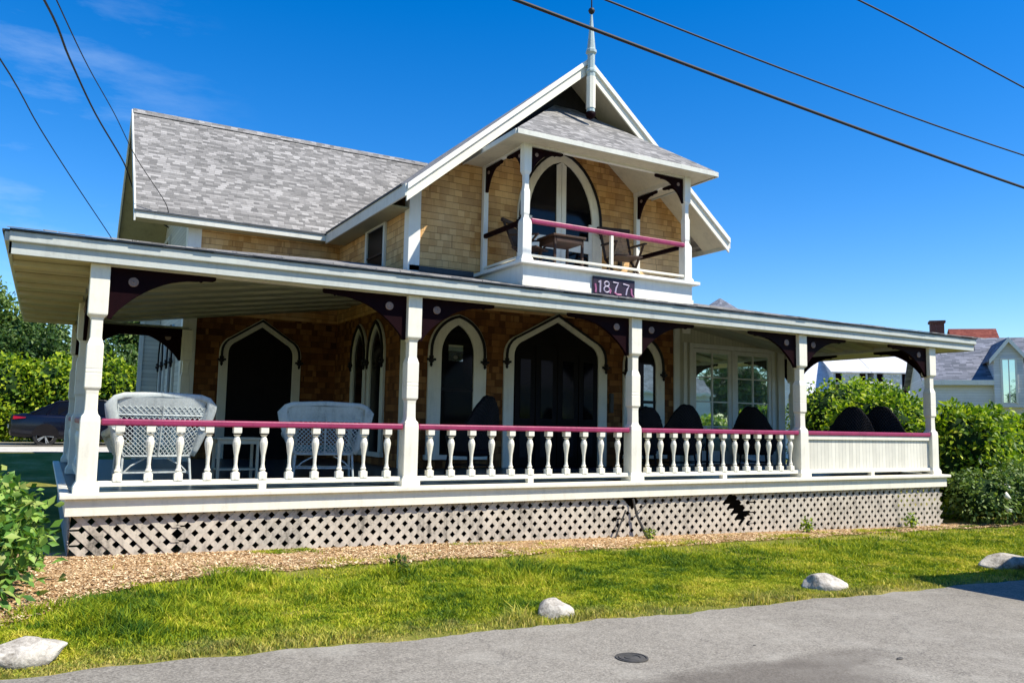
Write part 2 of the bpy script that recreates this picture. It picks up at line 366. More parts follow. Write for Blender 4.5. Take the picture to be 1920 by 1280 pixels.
    def build(s, name, mats, parent=None, at=None, bevel=0, smooth=False):
        po = ORG.get(parent, Vector((0, 0, 0))) if parent else Vector((0, 0, 0))
        at = Vector(at) if at is not None else po.copy()
        if parent is None and at.length == 0 and s.v:
            pass
        o = bpy.data.objects.new(name, s.mesh(name, mats, at, smooth)); link(o)
        ORG[o] = at; o.location = at-po
        if parent: o.parent = parent
        if bevel:
            b = o.modifiers.new('bevel', 'BEVEL'); b.width = bevel; b.segments = 2; b.limit_method = 'ANGLE'
        return o

def copy_tree(o, parent=None):
    c = o.copy(); link(c)
    if parent: c.parent = parent; c.matrix_parent_inverse = o.matrix_parent_inverse.copy()
    for ch in o.children: copy_tree(ch, c)
    return c

def gz(x, y):       # ground height
    z = -.69-.022*np.clip(x, -8, 20)
    t = np.clip((np.asarray(y, float)-9)/9, 0, 1)*np.clip((9-np.asarray(x, float))/6, 0, 1)
    return z+(.60+.022*np.clip(x, -8, 20))*t*t*(3-2*t)

# fast mesh from numpy
def np_mesh(name, V, F, mats, mi=None, smooth=False):
    me = bpy.data.meshes.new(name); nf, k = F.shape
    me.vertices.add(len(V)); me.vertices.foreach_set('co', V.astype(np.float32).ravel())
    me.loops.add(nf*k); me.loops.foreach_set('vertex_index', F.astype(np.int32).ravel())
    me.polygons.add(nf); me.polygons.foreach_set('loop_start', np.arange(0, nf*k, k, dtype=np.int32))
    if mi is not None: me.polygons.foreach_set('material_index', mi.astype(np.int32))
    if smooth: me.polygons.foreach_set('use_smooth', np.ones(nf, dtype=bool))
    me.update(calc_edges=True)
    for m in mats: me.materials.append(m)
    return me

def leaf_geo(blobs, n, size, rs, shell=.35, aspect=.55):
    """leaf-shaped folded quads spread through ellipsoids [(cx,cy,cz,rx,ry,rz)]"""
    B = np.array(blobs, float); vol = (B[:, 3]*B[:, 4]*B[:, 5])**(2/3.); idx = rs.choice(len(B), n, p=vol/vol.sum())
    d = rs.normal(size=(n, 3)); d /= np.linalg.norm(d, axis=1)[:, None]
    r = 1-shell*rs.random(n)**1.6+.10*rs.normal(size=n)
    lump = 1+.16*np.sin(d[:, 0]*7+idx)*np.sin(d[:, 1]*6+2*idx)*np.cos(d[:, 2]*5+idx)
    P = B[idx, :3]+d*B[idx, 3:]*(r*lump)[:, None]
    ax = d*.6+rs.normal(size=(n, 3))*.7+np.array([0, 0, -.15]); ax /= np.linalg.norm(ax, axis=1)[:, None]
    up = rs.normal(size=(n, 3))*.6+np.array([0, 0, .7])+d*.5
    sd = np.cross(ax, up); sd /= np.linalg.norm(sd, axis=1)[:, None]+1e-9
    nn = np.cross(sd, ax)
    L = size*(.6+.8*rs.random(n))[:, None]; W = L*aspect/2
    v0 = P; v1 = P+ax*L*.5+sd*W+nn*L*.06; v2 = P+ax*L-nn*L*.10; v3 = P+ax*L*.5-sd*W+nn*L*.06
    V = np.stack([v0, v1, v2, v3], 1).reshape(-1, 3)
    b = np.arange(n)[:, None]*4
    F = np.concatenate([b+np.array([[0, 1, 2]]), b+np.array([[0, 2, 3]])], 0)
    return V, F, P

def ico(sub=2):
    bm = bmesh.new(); bmesh.ops.create_icosphere(bm, subdivisions=sub, radius=1)
    V = np.array([v.co[:] for v in bm.verts]); F = np.array([[v.index for v in f.verts] for f in bm.faces]); bm.free(); return V, F

def foliage(name, blobs, n, size, mat, parent, seed, shell=.35, core=.72, aspect=.55, flowers=0, at=None):
    rs = np.random.RandomState(seed)
    main = list(blobs)
    if core:
        blobs = list(blobs)
        for b in main:      # stray shoots breaking the outline
            for _ in range(7):
                a = rs.uniform(0, 2*PI); e_ = rs.uniform(.35, 1.35); d = (math.cos(a)*math.cos(e_), math.sin(a)*math.cos(e_), math.sin(e_)); k = rs.uniform(.16, .30)
                blobs.append((b[0]+d[0]*b[3]*.95, b[1]+d[1]*b[4]*.95, b[2]+d[2]*b[5]*.95, b[3]*k, b[4]*k, b[5]*k*1.15))
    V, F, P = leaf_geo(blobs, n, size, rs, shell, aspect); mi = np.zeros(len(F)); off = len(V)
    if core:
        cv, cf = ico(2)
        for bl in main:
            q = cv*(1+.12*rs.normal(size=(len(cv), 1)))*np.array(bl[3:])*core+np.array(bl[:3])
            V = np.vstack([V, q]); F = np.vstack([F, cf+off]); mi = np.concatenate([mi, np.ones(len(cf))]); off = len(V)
    if flowers:
        cv, cf = ico(1)
        for _ in range(flowers):
            bl = main[rs.randint(len(main))]; d = rs.normal(size=3); d[1] = -abs(d[1])-.3; d /= np.linalg.norm(d)
            q = cv*(1+.2*rs.normal(size=(len(cv), 1)))*(.05+.05*rs.random())+np.array(bl[:3])+d*np.array(bl[3:])*1.0
            V = np.vstack([V, q]); F = np.vstack([F, cf+off]); mi = np.concatenate([mi, 2*np.ones(len(cf))]); off = len(V)
    po = np.array(ORG[parent]) if parent is not None else np.zeros(3)
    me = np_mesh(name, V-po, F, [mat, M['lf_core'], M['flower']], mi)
    o = bpy.data.objects.new(name, me); link(o)
    if parent is not None: o.parent = parent
    ORG[o] = Vector(po)
    return o

# ------------------------------------------------------------------ ground, road, mulch
def sheet(name, x, y, dz, mat, mask=None, zf=gz, kind='structure', label=None, cat=None):
    X, Y = np.meshgrid(x, y); Z = zf(X, Y)+dz
    V = np.stack([X, Y, Z], -1).reshape(-1, 3); nx, ny = len(x), len(y)
    i = (np.arange(ny-1)[:, None]*nx+np.arange(nx-1)[None]).ravel()
    F = np.stack([i, i+1, i+nx+1, i+nx], 1)
    if mask is not None:
        c = V[F].mean(1); F = F[mask(c[:, 0], c[:, 1])]
    o = bpy.data.objects.new(name, np_mesh(name, V, F, [mat])); link(o)
    return tag(o, label, cat, kind=kind)
gx = np.concatenate([[-600, -200, -80, -40], np.linspace(-20, 30, 101), [45, 80, 200, 600]])
gy = np.concatenate([[-600, -200, -60], np.linspace(-20, 25, 91), [40, 80, 200, 700]])
sheet('ground', gx, gy, 0, M['ground'])
def edge_noise(x, k=1.0): return k*(.05*np.sin(x*2.3)+.04*np.sin(x*5.1+1)+.03*np.sin(x*11.7+2))
def road_sheet():
    x = np.linspace(-60, 60, 1201); rows = []
    ye = -4.52+edge_noise(x, .5)+.012*np.sin(x*31)+.01*np.sin(x*53)
    for t in np.linspace(0, 1, 14): rows.append(np.stack([x, ye*(1-t)+(-13.5)*t, gz(x, ye*(1-t)+(-13.5)*t)+.006], -1))
    V = np.concatenate(rows); nx = len(x); i = (np.arange(13)[:, None]*nx+np.arange(nx-1)[None]).ravel()
    o = bpy.data.objects.new('road', np_mesh('road', V, np.stack([i+nx, i+nx+1, i+1, i], 1), [M['asphalt']])); link(o); tag(o, kind='structure')
road_sheet()
def mulch_edge(x):    # outer border of the mulch bed
    return np.interp(x, [-3, -1.6, -.6, 0, .6, 1.7, 4.3, 8, 12, 15.3, 19], [-4.1, -3.9, -3.1, -2.3, -1.75, -1.42, -1.2, -.95, -.65, -.45, -.35])+edge_noise(x, .8)
def mulch_sheet():
    x = np.linspace(-3, 19, 441); rows = []
    for t in np.linspace(0, 1, 9):
        y = mulch_edge(x)*(1-t)+.35*t; rows.append(np.stack([x, y, gz(x, y)+.008+.02*np.sin(t*PI)], -1))
    V = np.concatenate(rows); nx = len(x); i = (np.arange(8)[:, None]*nx+np.arange(nx-1)[None]).ravel()
    o = bpy.data.objects.new('mulch_bed', np_mesh('mulch_bed', V, np.stack([i, i+1, i+nx+1, i+nx], 1), [M['mulch']])); link(o); tag(o, kind='structure')
mulch_sheet()
def mulch_chips():
    rs = np.random.RandomState(3); n = 90000
    x = rs.uniform(-1.8, 17, n); x = np.where(rs.random(n) < .5, rs.uniform(-1.8, 5, n), x)
    t = rs.random(n)**.8; y = mulch_edge(x)*(1-t)+(-.1)*t-.12*rs.random(n)
    z = gz(x, y)+.018+.015*rs.random(n)
    a = rs.uniform(0, 2*PI, n); L = rs.uniform(.005, .020, n); W = L*rs.uniform(.2, .5, n); ti = rs.normal(size=n)*.3
    ax = np.stack([np.cos(a), np.sin(a), ti], -1); sd = np.stack([-np.sin(a), np.cos(a), rs.normal(size=n)*.3], -1)
    P = np.stack([x, y, z], -1); V = np.stack([P-ax*L[:, None]-sd*W[:, None], P+ax*L[:, None]-sd*W[:, None], P+ax*L[:, None]+sd*W[:, None], P-ax*L[:, None]+sd*W[:, None]], 1).reshape(-1, 3)
    F = np.arange(n*4).reshape(n, 4)
    o = bpy.data.objects.new('wood_chips', np_mesh('wood_chips', V, F, [M['chips']])); link(o)
    tag(o, 'tan and orange wood chips scattered on the mulch bed along the lattice', 'mulch', kind='stuff')
mulch_chips()
def patch(x, y, k=1.0, seed=0):
    r = np.random.RandomState(100+seed); o = 0
    for i in range(14):
        f = k*(1+i*.45); a = r.uniform(0, 2*PI); o = o+np.sin(f*(x*np.cos(a)+y*np.sin(a)*1.6)+r.uniform(0, 7))/(1+i*.25)
    return o/2.6
def grass():
    rs = np.random.RandomState(5); n = 400000
    x = np.where(rs.random(n) < .55, rs.uniform(-2.2, 7, n), rs.uniform(5, 22, n))
    t = rs.random(n); me = mulch_edge(x); lo = -4.50+edge_noise(x, .5)
    y = lo*(1-t)+(me+.16*rs.normal(size=n)+.12*np.sin(x*4.3)*np.sin(x*1.9+1))*t
    # thin out near both borders, and bare spots
    bare = patch(x, y, 2.2)+1.4*np.clip(t-.80, 0, 1)*4+1.2*np.clip(.10-t, 0, 1)*8-.55
    keep = (rs.random(n) < np.clip(.30+t*8, 0, 1)) & (rs.random(n) < np.clip((1-t)*2.4+.10*np.sin(x*5.7)+.04, 0, 1)) & (rs.random(n) < np.clip(1.0-bare*.75, .10, 1))
    # scattered weeds growing in the mulch near the lattice
    m = 60000; xw = np.concatenate([rs.uniform(.8, 6, m//2), rs.uniform(-1.5, 16, m//2)]); yw = np.concatenate([-.25-.25*rs.random(m//2)**2, mulch_edge(xw[m//2:])*rs.random(m//2)**.35])
    kw = patch(xw, yw, 2.6, 3)+rs.normal(size=m)*.25 > .42
    xs_ = rs.uniform(-1.6, 18, 26000); ys_ = mulch_edge(xs_)+np.abs(rs.normal(size=26000))*.16; ks_ = (rs.random(26000) < .25+.75*(patch(xs_, ys_, 3.5, 8) > 0)) & (ys_ < -.2)
    x = np.concatenate([x[keep], xw[kw], xs_[ks_]]); y = np.concatenate([y[keep], yw[kw], ys_[ks_]]); n = len(x)
    tall = np.zeros(n)
    for (cx, cy, r, k) in [(1.2, -2.2, .28, 1.0), (2.8, -2.1, .2, .9), (4.05, -2.6, .35, .8), (.1, -3.2, .45, .6), (6.9, -1.9, .4, .5), (9.8, -1.9, .5, .5), (5.6, -4.42, .1, .8), (3.0, -4.3, .12, .8), (13, -1.6, .6, .4), (4.2, -2.2, .3, .6), (2.0, -2.9, .25, .4), (.9, -2.7, .3, .5)]:
        tall = np.maximum(tall, k*np.exp(-((x-cx)**2+(y-cy)**2)/(2*r*r)))
    h = (.018+.024*rs.random(n))*np.clip(1+.7*patch(x, y, 3.0, 5), .45, 2.2)*(1+4.5*tall*rs.random(n))
    a = rs.uniform(0, 2*PI, n); wdt = .0035+.003*rs.random(n)+.003*np.clip((x-3)/12, 0, 1); lean = rs.normal(size=(n, 2))*.5
    z = gz(x, y); P = np.stack([x, y, z], -1)
    sd = np.stack([np.cos(a)*wdt, np.sin(a)*wdt, 0*a], -1)
    tip = P+np.stack([lean[:, 0]*h, lean[:, 1]*h, h], -1)
    midp = P+np.stack([lean[:, 0]*h*.25, lean[:, 1]*h*.25, h*.6], -1)
    V = np.stack([P-sd, P+sd, midp+sd*.8, tip, midp-sd*.8], 1).reshape(-1, 3)
    b = np.arange(n)[:, None]*5
    o_ = np_mesh('grass', V, np.concatenate([b+np.array([[0, 1, 2, 4]])]), [M['grass']])
    # tips as second mesh faces (triangles) are joined through bmesh-free merge
    F = np.concatenate([b+np.array([[0, 1, 2]]), b+np.array([[0, 2, 4]]), b+np.array([[4, 2, 3]])], 0)
    bpy.data.meshes.remove(o_)
    o = bpy.data.objects.new('grass', np_mesh('grass', V, F, [M['grass']])); link(o)
    tag(o, 'patchy yellow green lawn grass between the mulch bed and the road', 'grass', kind='stuff')
grass()

def rock(cx, cy, sx, sy, sz, seed, label, rot=0):
    rs = np.random.RandomState(seed); bm = bmesh.new(); bmesh.ops.create_icosphere(bm, subdivisions=4, radius=1)
    dirs = [Vector(rs.normal(size=3)).normalized() for _ in range(9)]; cut = [rs.uniform(.62, .9) for _ in dirs]
    from mathutils import noise as mn
    for v in bm.verts:
        p = v.co.copy()
        for d, c in zip(dirs, cut):
            k = p.dot(d)
            if k > c: p -= d*(k-c)*.85
        p *= 1+.10*mn.noise(p*1.7+Vector((seed, 0, 0)))+.04*mn.noise(p*5)
        v.co = Vector((p.x*sx, p.y*sy, p.z*sz))
    me = bpy.data.meshes.new('rock'); bm.to_mesh(me); bm.free(); me.materials.append(M['rock'])
    for p in me.polygons: p.use_smooth = True
    o = bpy.data.objects.new('rock', me); link(o); o.location = (cx, cy, float(gz(cx, cy))+sz*.28); o.rotation_euler.z = rot
    tag(o, label, 'rock', 'pale rocks along the road edge')
rock(-.50, -4.20, .34, .17, .12, 11, 'long flat pale rock at the lower left corner of the lawn', .1)
rock(3.40, -4.24, .18, .13, .115, 4, 'smallest smooth whitish rock at the road edge below the second porch bay', -.1)
rock(6.87, -4.12, .25, .15, .13, 8, 'grey white sloping rock on the lawn edge right of the smooth whitish one', -.4)
rock(10.65, -3.95, .45, .22, .17, 15, 'pale rock half in the dark shadow at the right edge', -.3)
# iron cover and a pebble on the road
B = MB(); B.lathe([(.115, -.01), (.115, .009), (.102, .009), (.100, .003), (.092, .003), (.090, .009), (.06, .009), (.058, .004), (.05, .004), (.048, .009), (.004, .010)], (0, 0, 0), 28)
o = B.build('road_cover', M['iron']); o.location = (3.2, -5.55, float(gz(3.2, -5.55))+.006); tag(o, 'small round dark iron valve cover set in the asphalt', 'valve cover')
for (px, py, r, lb) in [(4.31, -5.61, .014, 'tiny dark pebble lying alone on the asphalt'), (5.05, -6.3, .03, 'flat dark fleck on the asphalt at lower right')]:
    B = MB(); B.lathe([(r*.6, 0), (r, r*.25), (r*.7, r*.5), (.1*r, r*.6)], (0, 0, 0), 9); o = B.build('pebble', M['iron']); o.location = (px, py, float(gz(px, py))+.006); o.scale = (1.2, .6, .7); tag(o, lb, 'pebble')

# ------------------------------------------------------------------ THE HOUSE
XC, YC, YW, XLW, XCR = 5.18, 3.61, 7.77, 1.95, 11.9
XE, XER, YWE, ZE, YGE, XR, ZA = 4.77, 12.33, 7.42, 4.94, 2.82, 8.55, 8.11
YWR, ZWR, XWL, YWB = 9.94, 7.83, .88, 12.46
PX = [0, 3.79, 7.53, 11.27, 15.02]
H = empty('house', (8, 4, -.8), 'large cedar shingled cottage with wraparound porch, gothic arches and a covered balcony', 'house')
EY, EXL, EXR, EZ, EB = -.20, -.886, 16.29, 2.774, 2.522   # porch eave
RS = .216                                                   # porch roof slope

def arch_pts(hw, zs, zp, kind='gothic', n=10):
    """right half from springing to peak, local (x,z)"""
    if kind == 'gothic':
        hh = zp-zs; R = (hw*hw+hh*hh)/(2*hw); th = math.atan2(hh, hw-(hw-R)) if False else math.asin(min(1, hh/R))
        return [((hw-R)+R*math.cos(th*i/n), zs+R*math.sin(th*i/n)) for i in range(n+1)]
    if kind == 'round':    # between a half ellipse and a pointed arch
        g = arch_pts(hw, zs, zp, 'gothic', n); hh = zp-zs
        return [((x+hw*math.sqrt(max(0, 1-((z-zs)/hh)**2)))/2 if i < n else 0, z) for i, (x, z) in enumerate(g)]
    hh = zp-zs     # tudor: tight shoulder, then nearly straight to the peak
    k = hw*.30; pts = []
    for i in range(6):
        t = i/5*math.radians(70); pts.append((hw-.36*hw*(1-math.cos(t)), zs+.46*hh*math.sin(t)))
    x0, z0 = pts[-1]
    for i in range(1, 6):
        t = i/5; pts.append((x0*(1-t), z0+(zp-z0)*t))
    return pts
def outline(hw, zb, zs, zp, kind='gothic'):
    r = arch_pts(hw, zs, zp, kind); L = [(-x, z) for x, z in r]
    return [(-hw, zb)]+L+[(x, z) for x, z in reversed(r[:-1])]+[(hw, zb)]

def opening(name, c, plane, zb, zs, hwo, zpo, hwi, zpi, kind='gothic', door=False, glass='glass', parent=H, hood=True, detail=None, innerzb=None):
    """arched window or door fixed to a wall; plane 'y' faces -Y at y=c[1], plane 'x' faces -X at x=c[0]"""
    cx, cy = c
    if plane == 'y': P = lambda u, z, d: (cx+u, cy-d, z)
    else: P = lambda u, z, d: (cx-d, cy-u, z)
    T = lambda d: (0, -d, 0) if plane == 'y' else (-d, 0, 0)
    O = outline(hwo, zb, zs, zpo, kind); I = outline(hwi, zb if innerzb is None else innerzb, zs-.02, zpi, kind)
    B = MB(); B.strip([P(u, z, .002) for u, z in O], [P(u, z, .002) for u, z in I], T(.05))
    if not door: B.slab([P(u, z, .002) for u, z in [(-hwo-.04, zb-.09), (hwo+.04, zb-.09), (hwo+.04, zb), (-hwo-.04, zb)]], T(.09))
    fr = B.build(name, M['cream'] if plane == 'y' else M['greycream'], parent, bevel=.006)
    B = MB(); B.slab([P(u, z, .003) for u, z in I], T(.012)); pane = B.build('door_leaf' if door and glass == 'doorwood' else 'pane', M[glass], fr)
    if hood:
        hw2 = hwo-.055; zp2 = zpo-.05; a = [(hw2+.03, zs-.12)]+arch_pts(hw2+.03, zs, zp2+.03, kind); b = [(hw2-.015, zs-.12)]+arch_pts(hw2-.015, zs, zp2-.02, kind)
        A = [(-x, z) for x, z in a]+[(x, z) for x, z in reversed(a[:-1])]; Bb = [(-x, z) for x, z in b]+[(x, z) for x, z in reversed(b[:-1])]
        B = MB(); B.strip([P(u, z, .052) for u, z in A], [P(u, z, .052) for u, z in Bb], T(.035)); B.build('hood_mould', M['black'], fr)
        for sg in (-1, 1):
            B = MB(); u0 = sg*(hw2+.01); q = P(u0, zs-.12, .075)
            B.lathe([(.01, -.17), (.03, -.13), (.022, -.10), (.055, -.07), (.06, -.04), (.03, -.02), (.045, .0), (.045, .03), (.02, .045)], q, 8)
            if plane == 'y': B.box(q[0]-.085, q[0]+.085, q[1]-.025, q[1]+.02, q[2]-.055, q[2]-.015)
            else: B.box(q[0]-.02, q[0]+.02, q[1]-.085, q[1]+.085, q[2]-.055, q[2]-.015)
            B.build('drop_ornament', M['black'], fr)
    if detail: detail(fr, P, T)
    return fr

def walls():
    def W(pts, mat='cedar', name='wall'):
        B = MB(); B.recalc = True
        B.slab(pts[0], pts[1]); return B.build(name, M[mat], H)
    zt = 4.94
    gs = (ZA-ZE)/(XR-XE)
    # gable front wall, upper and porch-level
    zc = lambda x: ZE-.10+(x-XE)*gs if x <= XR else ZE-.10+(XER-x)*gs
    W(([(XC, YC, 3.0), (XCR, YC, 3.0), (XCR, YC, zc(XCR)), (XR, YC, zc(XR)), (XC, YC, zc(XC))], (0, .12, 0)))
    W(([(XC, YC, -.02), (11.47, YC, -.02), (11.47, YC, 3.0), (XC, YC, 3.0)], (0, .12, 0)), 'cedarshade')
    # side wall of the gable wing facing left
    W(([(XC, YC+.12, 3.0), (XC, YW, 3.0), (XC, YW, ZE+.2), (XC, YC+.12, ZE+.2)], (.12, 0, 0)))
    W(([(XC, YC+.12, -.02), (XC, YW, -.02), (XC, YW, 3.0), (XC, YC+.12, 3.0)], (.12, 0, 0)), 'cedarshade')
    # right side wall
    W(([(XCR, YC+.12, -.9), (XCR, 13, -.9), (XCR, 13, ZE+.2), (XCR, YC+.12, ZE+.2)], (-.12, 0, 0)))
    # left wing front wall
    W(([(XLW, YW, 3.0), (XC, YW, 3.0), (XC, YW, ZE+.3), (XLW, YW, ZE+.3)], (0, .12, 0)))
    W(([(XLW, YW, -.02), (XC, YW, -.02), (XC, YW, 3.0), (XLW, YW, 3.0)], (0, .12, 0)), 'cedarshade')
    # left wing gable end wall
    ws = (ZWR-ZE)/(YWR-YWE)
    W(([(XLW, YW+.12, -.9), (XLW, 12.1, -.9), (XLW, 12.1, ZE-.1+(YWB-12.1)*ws), (XLW, YWR, ZWR-.15), (XLW, YW+.12, ZE-.1+(YW+.12-YWE)*ws)], (.12, 0, 0)), 'clapcream')
    # rear bay of the wing that steps out to the left
    W(([(1.52, 11.9, -.9), (1.94, 11.9, -.9), (1.94, 11.9, 4.8), (1.52, 11.9, 4.8)], (0, .12, 0)), 'clapcream')
    B = MB(); B.box(1.48, 1.58, 11.86, 11.898, -.9, 4.8); B.build('corner_board', M['greycream'], H)
    B = MB(); B.box(XLW-.03, XLW+.24, YW-.03, YW, -.02, ZE-.02); B.box(XLW-.03, XLW, YW, YW+.24, -.9, ZE+.1); B.build('corner_board', M['white'], H, bevel=.005)
    B = MB(); B.box(XC-.03, XC+.2, YC-.03, YC, -.02, 5.25); B.box(XC-.03, XC, YC, YC+.2, -.02, 5.1); B.build('corner_board', M['white'], H, bevel=.005)
    B = MB(); B.box(XCR-.2, XCR+.03, YC-.03, YC, 2.9, 5.25); B.build('corner_board', M['white'], H, bevel=.005)
    B = MB(); B.box(XC+.21, 11.44, YC-.02, YC-.001, 3.13, 3.20); B.build('frieze_board', M['greycream'], H)
    # back and sides hidden from the street
    W(([(XLW, 12.5, -.9), (XCR, 12.5, -.9), (XCR, 12.5, 5), (XLW, 12.5, 5)], (0, .1, 0)))
walls()

def roofs():
    th = .10
    def slope(name, pts, mat='roof'):
        B = MB(); B.slab(pts, (0, 0, -th)); return B.build(name, [M[mat]], H)
    r = []
    yb = 14
    slope('roof', [(XE, YGE, ZE), (XR, YGE, ZA), (XR, yb, ZA), (XE, yb, ZE)])
    slope('roof', [(XR, YGE, ZA), (XER, YGE, ZE), (XER, yb, ZE), (XR, yb, ZA)])
    ws = (ZWR-ZE)/(YWR-YWE); gs = (ZA-ZE)/(XR-XE); xv = XE+(ZWR-ZE)/gs
    slope('roof', [(XWL, YWE, ZE+.004), (XE-.01, YWE, ZE+.004), (xv, YWR, ZWR), (XWL, YWR, ZWR)])
    slope('roof', [(XWL, YWR, ZWR), (xv, YWR, ZWR), (XE, YWB, ZE), (XWL, YWB, ZE)])
    # eave and rake boards of the gable
    def board(a, b, h, out, t=.04, mat='cream', name='rake_board', drop=.06):
        a = Vector(a); b = Vector(b); B = MB(); o = Vector(out)*t
        B.slab([a+Vector((0, 0, -drop)), b+Vector((0, 0, -drop)), b+Vector((0, 0, -drop-h)), a+Vector((0, 0, -drop-h))], o)
        return B.build(name, M[mat], H, bevel=.004)
    y = YGE+.0
    for (x0, z0, x1, z1) in ((XE, ZE, XR, ZA), (XR, ZA, XER, ZE)):
        board((x0, y, z0), (x1, y, z1), .21, (0, -1, 0), .035, 'cream', drop=.09)
        board((x0, y-.035, z0), (x1, y-.035, z1), .11, (0, -1, 0), .045, 'white', 'rake_moulding', drop=-.012)
    board((XE, YGE-.035, ZE), (XE, YWE, ZE), .22, (-1, 0, 0), .035, 'greycream', 'eave_board', drop=-.01)
    board((XER, YGE-.035, ZE), (XER, 13, ZE), .22, (1, 0, 0), .035, 'greycream', 'eave_board', drop=-.01)
    board((XWL, YWE, ZE), (XE-.035, YWE, ZE), .13, (0, -1, 0), .035, 'greycream', 'eave_board', drop=.03)
    B = MB(); B.box(XWL-.03, XE-.04, YWE-.06, YWE-.0, ZE-.035, ZE+.002); B.build('drip_edge', M['roofedge'], H)
    B = MB(); B.box(XE-.06, XE, YGE+.1, YWE-.07, ZE+.0, ZE+.035); B.build('drip_edge', M['roofedge'], H)
    board((XWL, YWE-.03, ZE), (XWL, YWR, ZWR), .24, (-1, 0, 0), .035, 'greycream', 'rake_board', drop=-.01)
    board((XWL, YWR, ZWR), (XWL, YWB, ZE), .24, (-1, 0, 0), .035, 'greycream', 'rake_board', drop=-.01)
    # soffits
    gt = .115
    B = MB(); B.slab([(XE, YGE+.002, ZE-gt), (XR, YGE+.002, ZA-gt), (XR, YC-.002, ZA-gt), (XE, YC-.002, ZE-gt)], (0, 0, -.02)); B.build('soffit', M['gable'], H)  # left soffit: shade put into its near-black colour, right one is tan
    B = MB(); B.slab([(XR, YGE+.002, ZA-gt), (XER, YGE+.002, ZE-gt), (XER, YC-.002, ZE-gt), (XR, YC-.002, ZA-gt)], (0, 0, -.02)); B.build('soffit', M['soffitp'], H)
    q = lambda z: (z+gt-ZE)/((ZA-ZE)/(XR-XE))
    B = MB(); B.slab([(XE+q(5.86), YC-.002, 5.86), (6.25, YC-.002, 5.86), (8.29, YC-.002, 7.38), (8.78, YC-.002, 7.38), (10.82, YC-.002, 5.86), (XER-q(5.86), YC-.002, 5.86), (XR, YC-.002, ZA-gt-.02)], (0, -.02, 0)); B.build('gable_shade_panel', M['gable'], H)  # black panel stands in for the deep shade on the gable wall
    wsl = (ZWR-ZE)/(YWR-YWE)
    for ya, za, yb_, zb_ in ((YWE, ZE, YWR, ZWR), (YWR, ZWR, YWB, ZE)):
        B = MB(); B.slab([(XWL+.02, ya, za-.115), (XLW-.005, ya, za-.115), (XLW-.005, yb_, zb_-.115), (XWL+.02, yb_, zb_-.115)], (0, 0, -.015)); B.build('soffit', M['tan'], H)
    B = MB(); B.box(XE+.01, XC-.005, YC, YWE, ZE-.20, ZE-.17); B.build('soffit', M['tan'], H)
    B = MB(); B.box(XWL, XE-.01, YWE+.01, YW-.005, ZE-.16, ZE-.13); B.build('soffit', M['tan'], H)
    # ridge caps
    B = MB(); B.slab([(XWL, YWR-.12, ZWR-.10), (XWL, YWR, ZWR+.035), (XWL, YWR+.12, ZWR-.10)], (xv-XWL, 0, 0)); B.build('ridge_cap', M['roof'], H)
roofs()

def finial():
    x, y = XR, YGE-.13
    B = MB()
    B.lathe([(.085, 6.98), (.085, 7.78), (.10, 7.80), (.10, 7.84), (.075, 7.87), (.075, 8.17), (.11, 8.20), (.11, 8.25), (.085, 8.28), (.035, 8.82), (.02, 9.0)], (x, y, 0), 8)
    f = B.build('finial', M['metal'], H)
    B = MB(); B.lathe([(.095, 7.06), (.095, 7.7)], (x, y, -.001), 8); B.build('finial_shaft', M['cream'], f)
    B = MB(); B.lathe([(.02, 6.84), (.075, 6.87), (.10, 6.92), (.10, 6.97), (.07, 7.0)], (x, y, 0), 12); B.build('drop_ball', M['maroon'], f, smooth=True)
    B = MB(); B.tube([(x, y, 8.98), (x, y, 9.75)], .014, 6); B.lathe([(.012, -.07), (.05, -.045), (.07, 0), (.05, .045), (.012, .07)], (x, y, 9.08), 12); B.build('spike', M['wire'], f, smooth=True)
finial()

